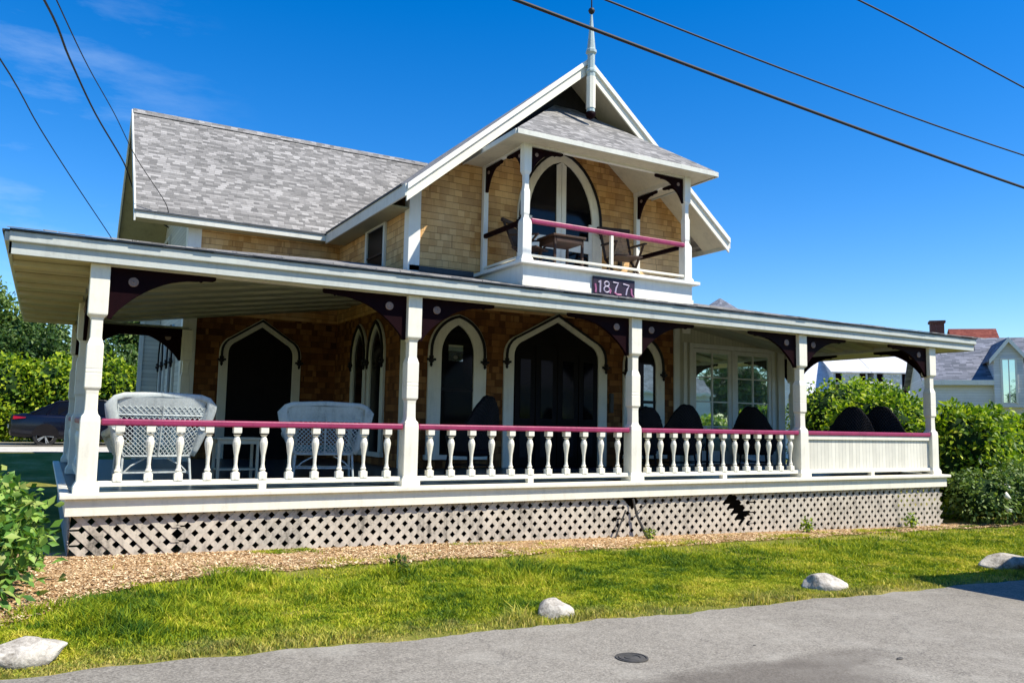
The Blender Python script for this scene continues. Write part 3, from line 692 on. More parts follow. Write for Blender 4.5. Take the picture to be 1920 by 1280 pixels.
def porch():
    # floor, nosing, skirt
    B = MB(); B.box(.0, 15.02, -.02, 7.6, -.06, 0.0); B.box(-.15, 0, -.02, 7.0, -.06, -.001); B.box(15.02, 15.2, -.02, 7.6, -.06, -.001); B.build('porch_floor', M['floor'], H)
    B = MB(); B.box(-.25, 15.27, -.25, -.02, -.05, .004); B.box(-.25, -.15, -.02, 7.1, -.05, .004); B.box(15.2, 15.26, -.02, 7.1, -.05, .004); B.build('floor_nosing', M['cream'], H, bevel=.01)
    B = MB(); B.box(-.19, 15.21, -.19, -.15, -.235, -.052); B.box(-.19, -.15, -.15, 7.0, -.235, -.052); B.box(15.17, 15.21, -.15, 7, -.235, -.052); B.build('skirt_board', M['cream'], H, bevel=.005)
    # lattice: two crossing layers of slats
    def lat(x0, x1, y, axis='x', flip=False, holes=()):
        B = MB(); zt = -.215; w = .063; th = .009; p = .172
        for layer, sgn in ((0, 1 if not flip else -1), (1, -1 if not flip else 1)):
            a = x0-1.2
            while a < x1+1.2:
                L = .985; runs = []; cur = None; N = 48
                for k in range(N+1):
                    t = k/N; x = a-sgn*L*t; z_ = zt-L*t
                    ok = x0 <= x <= x1 and not any(max(abs((x-hx)*ca+(z_-hz)*sa)/rl, abs(-(x-hx)*sa+(z_-hz)*ca)/rw_) < 1 for hx, hz, rl, rw_, ca, sa in holes)
                    if ok: cur = [t, t] if cur is None else [cur[0], t]
                    elif cur: runs.append(cur); cur = None
                if cur: runs.append(cur)
                for t0, t1 in runs:
                    if t1-t0 < .02: continue
                    A = (a-sgn*L*t0, zt-L*t0); C = (a-sgn*L*t1, zt-L*t1); hw = w*.707; yy = y+layer*(th+.001)
                    q = [(A[0]-hw, A[1]), (A[0]+hw, A[1]), (C[0]+hw, C[1]), (C[0]-hw, C[1])]
                    P = [(u, yy, z) if axis == 'x' else (yy, u, z) for u, z in q]
                    B.slab(P, (0, th, 0) if axis == 'x' else (th, 0, 0))
                a += p
        return B
    c45 = .707
    lat(-.1, .95, -.125, flip=True).build('lattice_panel', M['lattice'], H)
    lat(.97, 7.15, -.125, holes=()).build('lattice_panel', M['lattice'], H)
    lat(7.17, 9.9, -.125, holes=((7.42, -.28, .11, .11, c45, -c45), (9.60, -.46, .27, .085, c45, -c45))).build('lattice_panel', M['lattice'], H)
    lat(9.92, 15.12, -.125).build('lattice_panel', M['lattice'], H)
    lat(-.05, 7.0, -.14, 'y').build('lattice_panel', M['lattice'], H)
    B = MB(); B.box(.3, 14.7, .55, .65, -1.3, -.06); B.build('underfloor_shade_board', M['black'], H)  # black backing behind the lattice stands in for shade under the floor
    # roof planes (hipped on both ends)
    z = lambda d: EZ+RS*d
    dl = XC-EXL; dr = EXR-XCR; th = .07
    def sl(pts, nm='porch_roof'): B = MB(); B.slab(pts, (0, 0, -th)); B.build(nm, M['roof'], H)
    hl = (XC-.02, EY+dl, z(dl)); hr = (XCR, EY+dr, z(dr))
    sl([(EXL, EY, EZ), (EXR, EY, EZ), hr, (XCR, YC, z(YC-EY)), (XC-.0, YC, z(YC-EY)), (XC-.02, YC, z(YC-EY)), hl])
    sl([(EXL, EY, EZ), hl, (XC-.02, 7.75, z(dl)), (XLW, 7.75, z(XLW-EXL)), (XLW, 7.06, z(XLW-EXL)), (EXL, 7.06, EZ)])
    sl([(EXR, EY, EZ), (EXR, 8, EZ), (XCR, 8, z(dr)), hr])
    # fascia boards with a moulded crown
    def fas(a, b, o):
        a = Vector(a); b = Vector(b); o = Vector(o)
        B = MB(); B.slab([a+Vector((0, 0, EB-EZ)), b+Vector((0, 0, EB-EZ)), b+Vector((0, 0, -.115)), a+Vector((0, 0, -.115))], o*.03); f = B.build('fascia', M['gutter'], H, bevel=.004)
        B = MB(); t = Vector((0, 0, 1))
        B.slab([a-t*.122, b-t*.122, b-t*.012, a-t*.012], o*.075); B.build('crown_moulding', M['gutter'], f, bevel=.012)
        B = MB(); B.slab([a-t*.010, b-t*.010, b+t*.010, a+t*.010], o*.10); B.build('drip_edge', M['roofedge'], f)
    fas((EXL, EY+.03, EZ), (EXR, EY+.03, EZ), (0, -1, 0)); fas((EXL+.03, EY, EZ), (EXL+.03, 7.06, EZ), (-1, 0, 0)); fas((EXR-.03, EY, EZ), (EXR-.03, 8, EZ), (1, 0, 0))
    # ragged shingle edge resting on the eave
    rs = random.Random(2); B = MB(); x = EXL-.03
    while x < EXR:
        w_ = rs.uniform(.12, .34); d = rs.uniform(.0, .02)
        B.slab([(x, EY-.075-d, EZ+.012), (x+w_-.006, EY-.075-d, EZ+.012), (x+w_-.006, EY+.25, EZ+.012+RS*.3), (x, EY+.25, EZ+.012+RS*.3)], (0, 0, .006+rs.random()*.012)); x += w_
    B.build('starter_shingles', M['roof'], H)
    # soffit outside the beam, ceiling inside
    B = MB(); B.box(EXL+.03, EXR-.03, EY+.03, -.07, 2.54, 2.56); B.build('soffit', M['soffit'], H)
    B = MB(); B.box(EXL+.03, -.07, -.07, 7.03, 2.54, 2.56); B.build('soffit', M['soffit'], H)
    B = MB(); B.box(15.09, EXR-.03, -.07, 7.9, 2.54, 2.56); B.build('soffit', M['soffit'], H)
    def cl(x, y): return (x, y, 2.60+.14*(min(x, y, 15.02-x)-.07))
    for pts in ([(.07, .07), (14.95, .07), (11.41, 3.60), (5.17, 3.60), (5.17, 5.17)], [(.07, .07), (5.17, 5.17), (5.17, 7.76), (.07, 7.76)], [(14.95, .07), (14.95, 7.9), (14.84, 7.9), (14.84, 3.72), (14.72, 3.60), (11.41, 3.60)]):
        B = MB(); B.slab([cl(*q) for q in pts], (0, 0, .02)); B.build('porch_ceiling', M['ceil'], H)
    y = .25
    while y < 7.0:
        B = MB(); B.box(EXL+.035, -.071, y, y+.42, 2.475, 2.539); B.build('soffit_board', M['soffit'], H); y += .86
    y = .35
    while y < 7.3:
        x1 = 14.90 if y < 3.1 else 5.16
        xs = sorted({.09, min(y, 5.1), min(y+.4, 5.15), *([7, 15.02-min(y+.4, 7), 15.02-y] if x1 > 10 else []), x1}); B = MB()
        B.strip([(x, y, cl(x, y)[2]-.05) for x in xs], [(x, y+.4, cl(x, y+.4)[2]-.05) for x in xs], (0, 0, .048)); B.build('ceiling_board', M['ceil'], H); y += .8
    # beams
    B = MB(); B.box(-.07, 15.09, -.07, .07, 2.515, 2.60); B.build('beam', M['greycream'], H, bevel=.005)
    B = MB(); B.box(-.07, .07, .07, 6.82, 2.515, 2.60); B.build('beam', M['greycream'], H, bevel=.005)
    B = MB(); B.box(14.95, 15.09, .07, 8, 2.515, 2.60); B.build('beam', M['greycream'], H, bevel=.005)
    B = MB(); B.box(.07, XLW, 6.68, 6.82, 2.38, 2.54); B.build('beam', M['maroon'], H, bevel=.005)
    B = MB(); B.box(EXL+.03, XLW, 7.04, 7.06, 2.54, 2.62); B.build('soffit_trim', M['greycream'], H)
porch()

POST = [(.13, 0), (.13, .07), (.115, .10), (.10, .13), (.10, .78), (.094, .83), (.07, .865), (.065, .90), (.062, 1.08), (.066, 1.12), (.084, 1.15), (.084, 1.30), (.080, 1.31), (.084, 1.32), (.084, 1.345), (.080, 1.355), (.084, 1.365), (.084, 1.62), (.070, 1.67), (.060, 1.70), (.060, 1.90), (.070, 1.93), (.098, 1.96), (.10, 1.98), (.10, 2.53)]
def bracket_mb(L=1.14, Hh=.56, t=.05, x0=.10, ztop=2.51, med=.055, dirv=(1, 0)):
    """curved spandrel bracket, local to post axis, pointing along dirv"""
    pts = [(x0, 0), (x0+L, 0), (x0+L, -.035), (x0+L-.03, -.05), (x0+L-.14, -.055), (x0+L-.16, -.075), (x0+L-.19, -.06)]
    Lp = L-.2; n = 14
    for i in range(n+1):
        a = PI/2*(1-i/n); pts.append((x0+.055+(Lp-.055)*(1-math.cos(a)) if False else x0+.05+(Lp-.05)*(1-math.cos(PI/2-(PI/2-a))) , -Hh+(Hh-.065)*math.sin(a)**1.75))
    pts += [(x0+.045, -Hh-.02), (x0, -Hh-.02)]
    B = MB(); dx, dy = dirv
    B.slab([(u*dx+dy*-t/2, u*dy+dx*-t/2, ztop+z) for u, z in pts], (dy*t, dx*t, 0))
    m = MB(); cx = x0+.24*L/1.12; cz = ztop-.13*Hh/.5
    for sd in (-1, 1):
        prof = [(med, 0), (med, .012), (med*.7, .02), (med*.6, .012), (med*.3, .026), (.004, .03)]
        V = []; n = 14
        for r, h in prof:
            for k in range(n):
                a = 2*PI*k/n; q = cx+r*math.cos(a); w_ = sd*(t/2+h)
                V.append((q*dx+dy*w_, q*dy+dx*w_, cz+r*math.sin(a)))
        F = [(i*n+k, i*n+(k+1) % n, (i+1)*n+(k+1) % n, (i+1)*n+k) for i in range(len(prof)-1) for k in range(n)]
        m.add(V, F)
    return B, m
MESH = {}
def place_mesh(name, key, make, mats, parent, loc, smooth=False, bevel=0):
    if key not in MESH: MESH[key] = make().mesh(name, mats, Vector((0, 0, 0)), smooth)
    o = bpy.data.objects.new(name, MESH[key]); link(o); o.parent = parent; o.location = Vector(loc)-ORG[parent]; ORG[o] = Vector(loc)
    if bevel: b = o.modifiers.new('bevel', 'BEVEL'); b.width = bevel; b.segments = 2; b.limit_method = 'ANGLE'
    return o
def post(x, y, dirs, half=False):
    p = place_mesh('porch_post', 'post', lambda: MB().lathe(POST, sq=True), M['cream'], H, (x, y, 0), bevel=.008)
    for d in dirs:
        a = place_mesh('bracket', ('br', d), lambda: bracket_mb(dirv=d)[0], M['maroon'], p, (x, y, 0))
        place_mesh('medallion', ('md', d), lambda: bracket_mb(dirv=d)[1], M['medal'], p, (x, y, 0), True)
E_, W_, N_, S_ = (1, 0), (-1, 0), (0, 1), (0, -1)
post(0, 0, [E_, N_]); post(PX[1], 0, [W_, E_]); post(PX[2], 0, [W_, E_]); post(PX[3], 0, [W_, E_]); post(PX[4], 0, [W_, N_])
post(0, 3.37, [N_, S_]); post(0, 6.75, [S_, E_]); post(1.88, 6.75, [W_])
post(15.02, 3.45, [S_, N_]); post(15.02, 7.3, [S_])

BAL = [(.045, .12), (.045, .20), (.028, .215), (.038, .235), (.024, .255), (.018, .30), (.022, .40), (.042, .53), (.043, .56), (.034, .60), (.022, .625), (.03, .635), (.045, .65), (.045, .735)]
def balmesh():
    B = MB(); B.lathe([(r, z) for r, z in BAL[:2]], sq=True); B.lathe([(r*(1.1 if 2 < i < 11 else 1), z) for i, (r, z) in enumerate(BAL[1:13])], n=12); B.lathe([(.043, .665), (.046, .675), (.046, .74)], sq=True)
    B.lathe([(.05, .125), (.05, .165), (.04, .195)], n=12); return B
def railing(a, b, n, solid=False):
    a = Vector(a); b = Vector(b); d = (b-a); L = d.length; d.normalize(); o = d*.11
    p, q = a+o, b-o
    B = MB(); B.bar(p+Vector((0, 0, .095)), q+Vector((0, 0, .095)), .075, .06)
    for t in ([.5] if not solid else [.5]):
        m = p.lerp(q, t); B.bar(m+Vector((0, 0, 0)), m+Vector((0, 0, .066)), .09)
    r = B.build('railing', M['cream'], H, bevel=.006)
    B = MB(); B.bar(p+Vector((0, 0, .775)), q+Vector((0, 0, .775)), .115, .075); B.build('handrail', M['rail'], r, bevel=.018)
    if solid:
        B = MB(); B.slab([p+Vector((0, 0, .125)), q+Vector((0, 0, .125)), q+Vector((0, 0, .737)), p+Vector((0, 0, .737))], Vector((-d.y, d.x, 0))*.03); B.build('panel', M['bead'], r)
        B = MB(); B.bar(p+Vector((0, 0, .70)), q+Vector((0, 0, .70)), .07, .07); B.build('top_trim', M['cream'], r)
        return
    for i in range(n):
        c = p.lerp(q, (i+.62)/(n+.24))
        place_mesh('baluster', 'bal', balmesh, M['cream'], r, (c.x, c.y, 0), smooth=False)
for k, n in enumerate((11, 11, 13)): railing((PX[k], -.02, 0), (PX[k+1], -.02, 0), n)
railing((PX[3], -.02, 0), (PX[4], -.02, 0), 0, True); railing((15.02, 0, 0), (15.02, 3.45, 0), 0, True)
railing((0, 0, 0), (0, 3.37, 0), 10); railing((0, 3.37, 0), (0, 6.75, 0), 10)

# ---- openings on the porch walls
def dd_detail(fr, P, T):      # big double door: leaves with glazed arched lights and panels
    for u0, u1 in ((-.97, -.52), (-.50, -.01), (.01, .50), (.52, .97)):
        side = abs(u0+u1) > 1
        B = MB(); B.slab([P(u, z, .017) for u, z in [(u0, .02), (u1, .02), (u1, 2.25 if side else 2.4), (u0, 2.25 if side else 2.4)]], T(.03)); dl = B.build('door_leaf', M['doorwood'], fr, bevel=.004)
        for v0, v1, mt in ((.95, 2.1, 'glass'), (.2, .8, 'black')):
            B = MB(); B.slab([P(u, z, .05) for u, z in [(u0+.11, v0), (u1-.11, v0), (u1-.11, v1), (u0+.11, v1)]], T(.006)); B.build('door_pane' if mt == 'glass' else 'door_panel', M[mt], dl)
opening('double_door', (8.42, YC), 'y', -.0, 2.18, 1.22, 3.06, 1.0, 2.88, 'tudor', True, 'doorwood', detail=dd_detail)
opening('double_door', (3.53, YW), 'y', -.0, 2.22, .86, 2.98, .68, 2.80, 'tudor', True, 'doorwood')
def sash(zm, hw, z0, glassz=None):
    def f(fr, P, T):
        B = MB(); B.slab([P(u, z, .017) for u, z in [(-hw, zm-.03), (hw, zm-.03), (hw, zm+.03), (-hw, zm+.03)]], T(.02)); B.build('sash_bar', M['black'], fr)
        if glassz:
            a, b, c, d = glassz
            B = MB(); B.slab([P(u, z, .018) for u, z in [(a, c), (b, c), (b, d), (a, d)]], T(.006)); B.build('upper_pane', M['glassr'], fr)
    return f
opening('window', (6.21, YC), 'y', .25, 2.14, .60, 2.86, .335, 2.66, detail=sash(1.45, .33, .25, (-.19, .11, 1.98, 2.28)))
opening('window', (10.62, YC), 'y', .25, 2.10, .55, 2.78, .32, 2.58, detail=sash(1.35, .31, .25, (-.0, .25, .9, 2.15)))
opening('window', (XC, 6.08), 'x', .25, 2.15, .46, 2.84, .30, 2.66)
opening('window', (XC, 5.06), 'x', .25, 2.15, .46, 2.84, .30, 2.66)
# windows on the left end of the wing, seen below the porch arch
opening('window', (XLW, 9.3), 'x', .3, 2.2, .42, 2.9, .28, 2.7); opening('window', (XLW, 10.9), 'x', .3, 2.2, .42, 2.9, .28, 2.7)
# upper square windows
def sqwin(c, plane, hw, z0, z1):
    cx, cy = c
    P = (lambda u, z, d: (cx+u, cy-d, z)) if plane == 'y' else (lambda u, z, d: (cx-d, cy-u, z)); T = (lambda d: (0, -d, 0)) if plane == 'y' else (lambda d: (-d, 0, 0))
    O = [(-hw-.1, z0), (-hw-.1, z1+.1), (hw+.1, z1+.1), (hw+.1, z0)]; I = [(-hw, z0), (-hw, z1), (hw, z1), (hw, z0)]
    B = MB(); B.strip([P(*q, .002) for q in O], [P(*q, .002) for q in I], T(.045)); f = B.build('window', M['greycream'], H)
    B = MB(); B.slab([P(*q, .003) for q in I], T(.01)); B.build('pane', M['glassmatte'], f)
    B = MB(); B.slab([P(*q, .014) for q in [(-hw, (z0+z1)/2-.02), (hw, (z0+z1)/2-.02), (hw, (z0+z1)/2+.02), (-hw, (z0+z1)/2+.02)]], T(.02)); B.build('sash_bar', M['black'], f)
sqwin((XC, 5.36), 'x', .47, 3.6, 4.70)
sqwin((XLW, 11.3), 'x', .36, 3.9, 5.1)

# ---- glazed sunroom at the right end of the porch
def sunroom():
    x0, x1 = 11.47, 14.76
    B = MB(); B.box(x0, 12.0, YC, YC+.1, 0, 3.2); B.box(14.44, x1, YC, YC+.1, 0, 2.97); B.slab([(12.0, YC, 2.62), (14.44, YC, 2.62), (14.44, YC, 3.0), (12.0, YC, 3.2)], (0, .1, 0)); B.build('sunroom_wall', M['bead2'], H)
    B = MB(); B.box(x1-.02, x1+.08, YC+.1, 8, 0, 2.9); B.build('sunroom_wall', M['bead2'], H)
    B = MB(); B.box(x0-.02, x0+.14, YC-.035, YC-.001, 0, 3.15); B.box(x0+.26, x0+.36, YC-.03, YC-.001, 0, 2.7); B.box(x1-.10, x1+.11, YC-.035, YC-.001, 0, 2.9); B.box(x1+.08, x1+.115, YC-.001, YC+.2, 0, 2.9); B.build('trim_board', M['greycream'], H, bevel=.004)
    B = MB(); B.box(11.9, 12.0, YC-.04, YC+.02, 0, 2.7); B.box(14.44, 14.54, YC-.04, YC+.02, 0, 2.7); B.box(12.0, 14.44, YC-.04, YC+.02, 2.6, 2.7); B.box(13.17, 13.26, YC-.04, YC+.02, 0, 2.6); fr = B.build('french_door_frame', M['greycream'], H, bevel=.004)
    for a, b in ((12.0, 13.17), (13.26, 14.44)):
        B = MB(); y0, y1 = YC-.02, YC+.015
        B.box(a+.005, a+.10, y0, y1, .03, 2.59); B.box(b-.10, b-.005, y0, y1, .03, 2.59); B.box(a+.10, b-.10, y0, y1, .03, .32); B.box(a+.10, b-.10, y0, y1, 2.50, 2.59)
        m = (a+b)/2; B.box(m-.018, m+.018, y0+.004, y1, .32, 2.50)
        for z in (.86, 1.41, 1.96): B.box(a+.10, m-.018, y0+.006, y1, z-.014, z+.014); B.box(m+.018, b-.10, y0+.006, y1, z-.014, z+.014)
        lf = B.build('door_leaf', M['greycream'], fr, bevel=.003)
        B = MB(); B.box(a+.09, b-.09, YC+.004, YC+.01, .31, 2.51); B.build('pane', M['glassr'], lf)
sunroom()

# ---- balcony over the porch
B1, B2, BY = 6.69, 10.38, 2.0
def balcony():
    x0, x1, y0 = B1-.1, B2+.1, BY-.1
    B = MB(); B.box(x0-.09, x1+.09, y0-.12, YC, 3.60, 3.665); bf = B.build('balcony_floor', M['white'], H, bevel=.01)
    B = MB(); B.box(x0+.02, x1-.02, y0+.0, YC-.01, 3.30, 3.60); B.build('apron', M['white'], bf)
    B = MB(); B.box(x0-.0, x1+.0, y0-.02, YC-.01, 3.19, 3.31); B.build('apron_base', M['cream'], bf, bevel=.004)
    prof = [(.12, 0), (.115, .05), (.09, .09), (.09, .68), (.082, .73), (.055, .78), (.05, .82), (.06, .86), (.062, 1.25), (.05, 1.3), (.045, 1.34), (.047, 1.55), (.075, 1.62), (.078, 2.175)]
    eng = [(.05, 0), (.05, 2.175)]
    for x, y, pr, dirs in ((B1, BY, prof, [E_, N_]), (B2, BY, prof, [W_, N_]), (B1, YC-.07, eng, [S_]), (B2, YC-.07, eng, [S_])):
        key = 'bp' if pr is prof else 'be'
        p = place_mesh('balcony_post', key, lambda: MB().lathe(pr, sq=True), M['white'], H, (x, y, 3.665), bevel=.006)
        for d in dirs:
            kw = dict(L=.72 if d in (E_, W_) else .62, Hh=.46, t=.045, x0=.05, ztop=2.07, med=.035, dirv=d)
            place_mesh('bracket', ('bb', d), lambda: bracket_mb(**kw)[0], M['maroon'], p, (x, y, 3.665))
            place_mesh('medallion', ('bm', d), lambda: bracket_mb(**kw)[1], M['medal'], p, (x, y, 3.665), True)
    # rails
    def rl(a, b, mid=()):
        a = Vector(a); b = Vector(b)
        B = MB(); B.bar(a+Vector((0, 0, 3.78)), b+Vector((0, 0, 3.78)), .05, .04)
        for t in mid: q = a.lerp(b, t); B.bar(q+Vector((0, 0, 3.80)), q+Vector((0, 0, 4.36)), .06)
        r = B.build('balcony_railing', M['cream'], H, bevel=.004)
        B = MB(); B.bar(a+Vector((0, 0, 4.40)), b+Vector((0, 0, 4.40)), .085, .085); B.build('handrail', M['rail' if abs(a.y-b.y) < .1 else 'maroon'], r, bevel=.02)
    rl((B1+.08, BY-.05, 0), (B2-.08, BY-.05, 0), (.5,)); rl((B1, BY+.08, 0), (B1, YC-.1, 0)); rl((B2, BY+.08, 0), (B2, YC-.1, 0))
    # hipped roof
    ex0, ex1, ey, ez = 6.247, 10.823, 1.557, 5.86; tx0, tx1, tz = 8.29, 8.78, 7.39; th = .05
    def sl(pts): B = MB(); B.slab(pts, (0, 0, -th)); B.build('balcony_roof', M['roof'], H)
    Y = YC-.005
    sl([(ex0, ey, ez), (ex1, ey, ez), (tx1, Y, tz), (tx0, Y, tz)]); sl([(ex0, ey, ez), (tx0, Y, tz), (ex0, Y, ez)]); sl([(ex1, ey, ez), (ex1, Y, ez), (tx1, Y, tz)])
    for a, b, o in (((ex0, ey, 0), (ex1, ey, 0), (0, -.03, 0)), ((ex0, ey, 0), (ex0, Y, 0), (-.03, 0, 0)), ((ex1, ey, 0), (ex1, Y, 0), (.03, 0, 0))):
        a = Vector(a); b = Vector(b); B = MB(); t = Vector((0, 0, 1)); B.slab([a+t*(ez-.10), b+t*(ez-.10), b+t*(ez-.012), a+t*(ez-.012)], o); B.build('fascia', M['greycream'], H, bevel=.003)
    # vaulted beadboard soffit following the hips
    d = .065
    B = MB()
    B.slab([(ex0+.02, ey+.02, ez-d), (ex1-.02, ey+.02, ez-d), (ex1-.02, BY+.05, ez-d), (ex0+.02, BY+.05, ez-d)], (0, 0, -.012))
    B.slab([(B1-.02, BY+.05, ez-d), (B2+.02, BY+.05, ez-d), (tx1+.15, Y, tz-.45), (tx0-.15, Y, tz-.45)], (0, 0, -.012))
    B.slab([(ex1-.02, BY+.05, ez-d), (ex1-.02, Y, ez-d), (B2+.02, Y, ez-d), (B2+.02, BY+.05, ez-d)], (0, 0, -.012))
    B.slab([(ex0+.02, BY+.05, ez-d), (B1-.02, BY+.05, ez-d), (B1-.02, Y, ez-d), (ex0+.02, Y, ez-d)], (0, 0, -.012))
    B.slab([(B2+.02, BY+.05, ez-d), (B2+.02, Y, ez-d), (tx1+.15, Y, tz-.45)], (0, 0, -.012))
    B.slab([(B1-.02, BY+.05, ez-d), (tx0-.15, Y, tz-.45), (B1-.02, Y, ez-d)], (0, 0, -.012))
    B.build('soffit', M['soffitp'], H)
    for a, b in (((B1, BY, 5.80), (B2, BY, 5.80)), ((B1, BY, 5.80), (B1, Y, 5.80)), ((B2, BY, 5.80), (B2, Y, 5.80))):
        B = MB(); B.bar(a, b, .09, .10); B.build('beam', M['white'], H)
    # pointed double door
    def det(fr, P, T):
        for sg in (-1, 1):
            B = MB(); a, b = (.0, .77) if sg > 0 else (-.77, 0)
            r = arch_pts(.77, 4.98, 6.22, 'gothic', 14)
            in_ = [(x-.0, z) for x, z in r]
            # stiles: centre, mid rail, bottom rail
            B.slab([P(u, z, .018) for u, z in [(sg*.005, 3.69), (sg*.115, 3.69), (sg*.115, 6.12), (sg*.005, 6.19)]], T(.03))
            B.slab([P(u, z, .018) for u, z in [(sg*.115, 4.36), (sg*.69, 4.36), (sg*.69, 4.62), (sg*.115, 4.62)]], T(.028))
            B.slab([P(u, z, .018) for u, z in [(sg*.115, 3.69), (sg*.69, 3.69), (sg*.69, 3.80), (sg*.115, 3.80)]], T(.028))
            B.slab([P(u, z, .018) for u, z in [(sg*.69, 3.69), (sg*.765, 3.69), (sg*.765, 4.98), (sg*.69, 4.98)]], T(.03))
            B.build('door_leaf', M['white'], fr, bevel=.003)
    opening('balcony_door', (8.46, YC), 'y', 3.67, 4.98, 1.02, 6.43, .77, 6.20, 'round', True, 'glass', detail=det)
balcony()

# flashing line where the porch roof meets the walls
B = MB(); B.box(XC, 6.5, YC-.03, YC-.001, 3.60, 3.70); B.box(10.5, XCR, YC-.03, YC-.001, 3.60, 3.70); B.build('flashing', M['roofedge'], H)

# ---- year sign on the balcony apron
def sign():
    r = empty('year_sign', (8.54, BY-.13, 3.36), 'dark purple year sign with pale carved numerals and pink flourish on the balcony apron', 'sign')
    B = MB(); B.box(8.06, 9.01, 1.852, 1.876, 3.20, 3.54); B.build('board', M['signbg'], r, bevel=.006)
    def stroke(name, mat, lines, w):
        B = MB()
        for pts in lines: B.tube([(x, 1.850, z) for x, z in pts], w/2, 6)
        B.build(name, M[mat], r)
    z0, z1 = 3.25, 3.49
    stroke('numeral', 'signw', [[(8.175, z1-.06), (8.215, z1-.02), (8.21, z0)]], .038)
    P8 = [(8.36+.052*math.sin(a*PI/9)*(1 if a < 9 else 1), 3.372+.045+.045*-math.cos(a*PI/9)) for a in range(0, 19)]+[(8.36-.062*math.sin(a*PI/9), 3.372-.055+.055*math.cos(a*PI/9)) for a in range(0, 19)]
    stroke('numeral', 'signw', [P8], .028)
    stroke('numeral', 'signw', [[(8.50, z1-.03), (8.62, z1-.035), (8.57, z1-.13), (8.55, z0+.01)]], .034)
    stroke('numeral', 'signw', [[(8.73, z1-.04), (8.87, z1-.06), (8.82, z1-.14), (8.80, z0)]], .034)
    for q in ([(8.41, 3.34), (8.45, 3.30), (8.43, 3.25)], [(8.53, 3.275), (8.60, 3.24), (8.69, 3.245)], [(8.92, 3.38), (8.93, 3.27), (8.97, 3.23)], [(8.10, 3.40), (8.115, 3.30), (8.11, 3.24)]): stroke('flourish', 'signp', [q], .036)
sign()

# ------------------------------------------------------------------ wires
def wire(name, pts, r, label, cat='wire', group=None):
    P = [Vector(p) for p in pts]; path = []
    for i in range(len(P)-1):       # Catmull-Rom
        p0 = P[max(i-1, 0)]; p1 = P[i]; p2 = P[i+1]; p3 = P[min(i+2, len(P)-1)]
        for k in range(6):
            t = k/6; path.append(.5*((2*p1)+(p2-p0)*t+(2*p0-5*p1+4*p2-p3)*t*t+(3*p1-p0-3*p2+p3)*t**3))
    path.append(P[-1])
    B = MB(); B.tube(path, r, 6); o = B.build(name, M['wire'], None, at=P[0], smooth=True); tag(o, label, cat, group)
wire('service_cable', [(-1.6, -7, 3.9), (-.75, 0, 5.45), (-.46, 2.5, 5.81), (-.01, 5.2, 5.98), (.64, 8, 6.01), (.92, 8.6, 5.6), (1.3, 8.4, 5.15), (1.9, 8.2, 4.9)], .016, 'thicker black service cable from upper left ending at the left gable of the house')
wire('service_cable', [(-1.4, -7, 4.1), (-.63, 0, 5.48), (-.22, 3, 5.95), (.29, 5.5, 6.15), (.8, 7.0, 5.85), (1.40, 7.30, 5.12), (1.5, 7.6, 4.85)], .009, 'thin wire just right of the thick service cable crossing the left roof')
wire('service_cable', [(-1.7, -7, 3.4), (-1.12, 0, 4.68), (-.78, 3.5, 5.06), (-.23, 6.5, 5.06), (.6, 10, 4.83), (.95, 11.5, 4.7)], .010, 'leftmost thin wire dropping behind the left end of the porch roof')
wire('power_line', [(-12, -1, 7.7), (-4, -1, 7.08), (4.59, -1, 6.55), (10.5, -1, 6.20), (17, -1, 5.90), (28, -1, 5.55), (40, -1, 5.4)], .026, 'thickest black power line passing in front of the finial', 'wire', 'overhead lines at upper right')
wire('power_line', [(-12, -1, 8.3), (-3, -1, 7.52), (6.27, -1, 6.96), (11.5, -1, 6.72), (17.05, -1, 6.60), (28, -1, 6.6), (40, -1, 6.9)], .015, 'thin black line above the thickest one, below the corner line', 'wire', 'overhead lines at upper right')
wire('power_line', [(-6, -1, 9.6), (3, -1, 9.05), (11.64, -1, 8.55), (14.32, -1, 8.34), (17.16, -1, 8.08), (28, -1, 7.1), (40, -1, 6.2)], .016, 'short black line crossing the top right corner of the sky', 'wire', 'overhead lines at upper right')
# cable clamp bundle on the gable end
B = MB(); B.tube([(0, 0, 0), (.06, .0, -.05), (.15, 0, -.10), (.28, 0, -.2), (.4, 0, -.28)], [.02, .05, .045, .02, .015], 8); B.tube([(.05, 0, 0), (.2, 0, -.02), (.3, -.02, -.14), (.33, -.02, -.26)], .012, 6)
o = B.build('cable_splice', M['wire']); o.location = (1.2, 8.3, 5.12); tag(o, 'black knotted cable splice hanging under the left roof corner', 'cable splice')

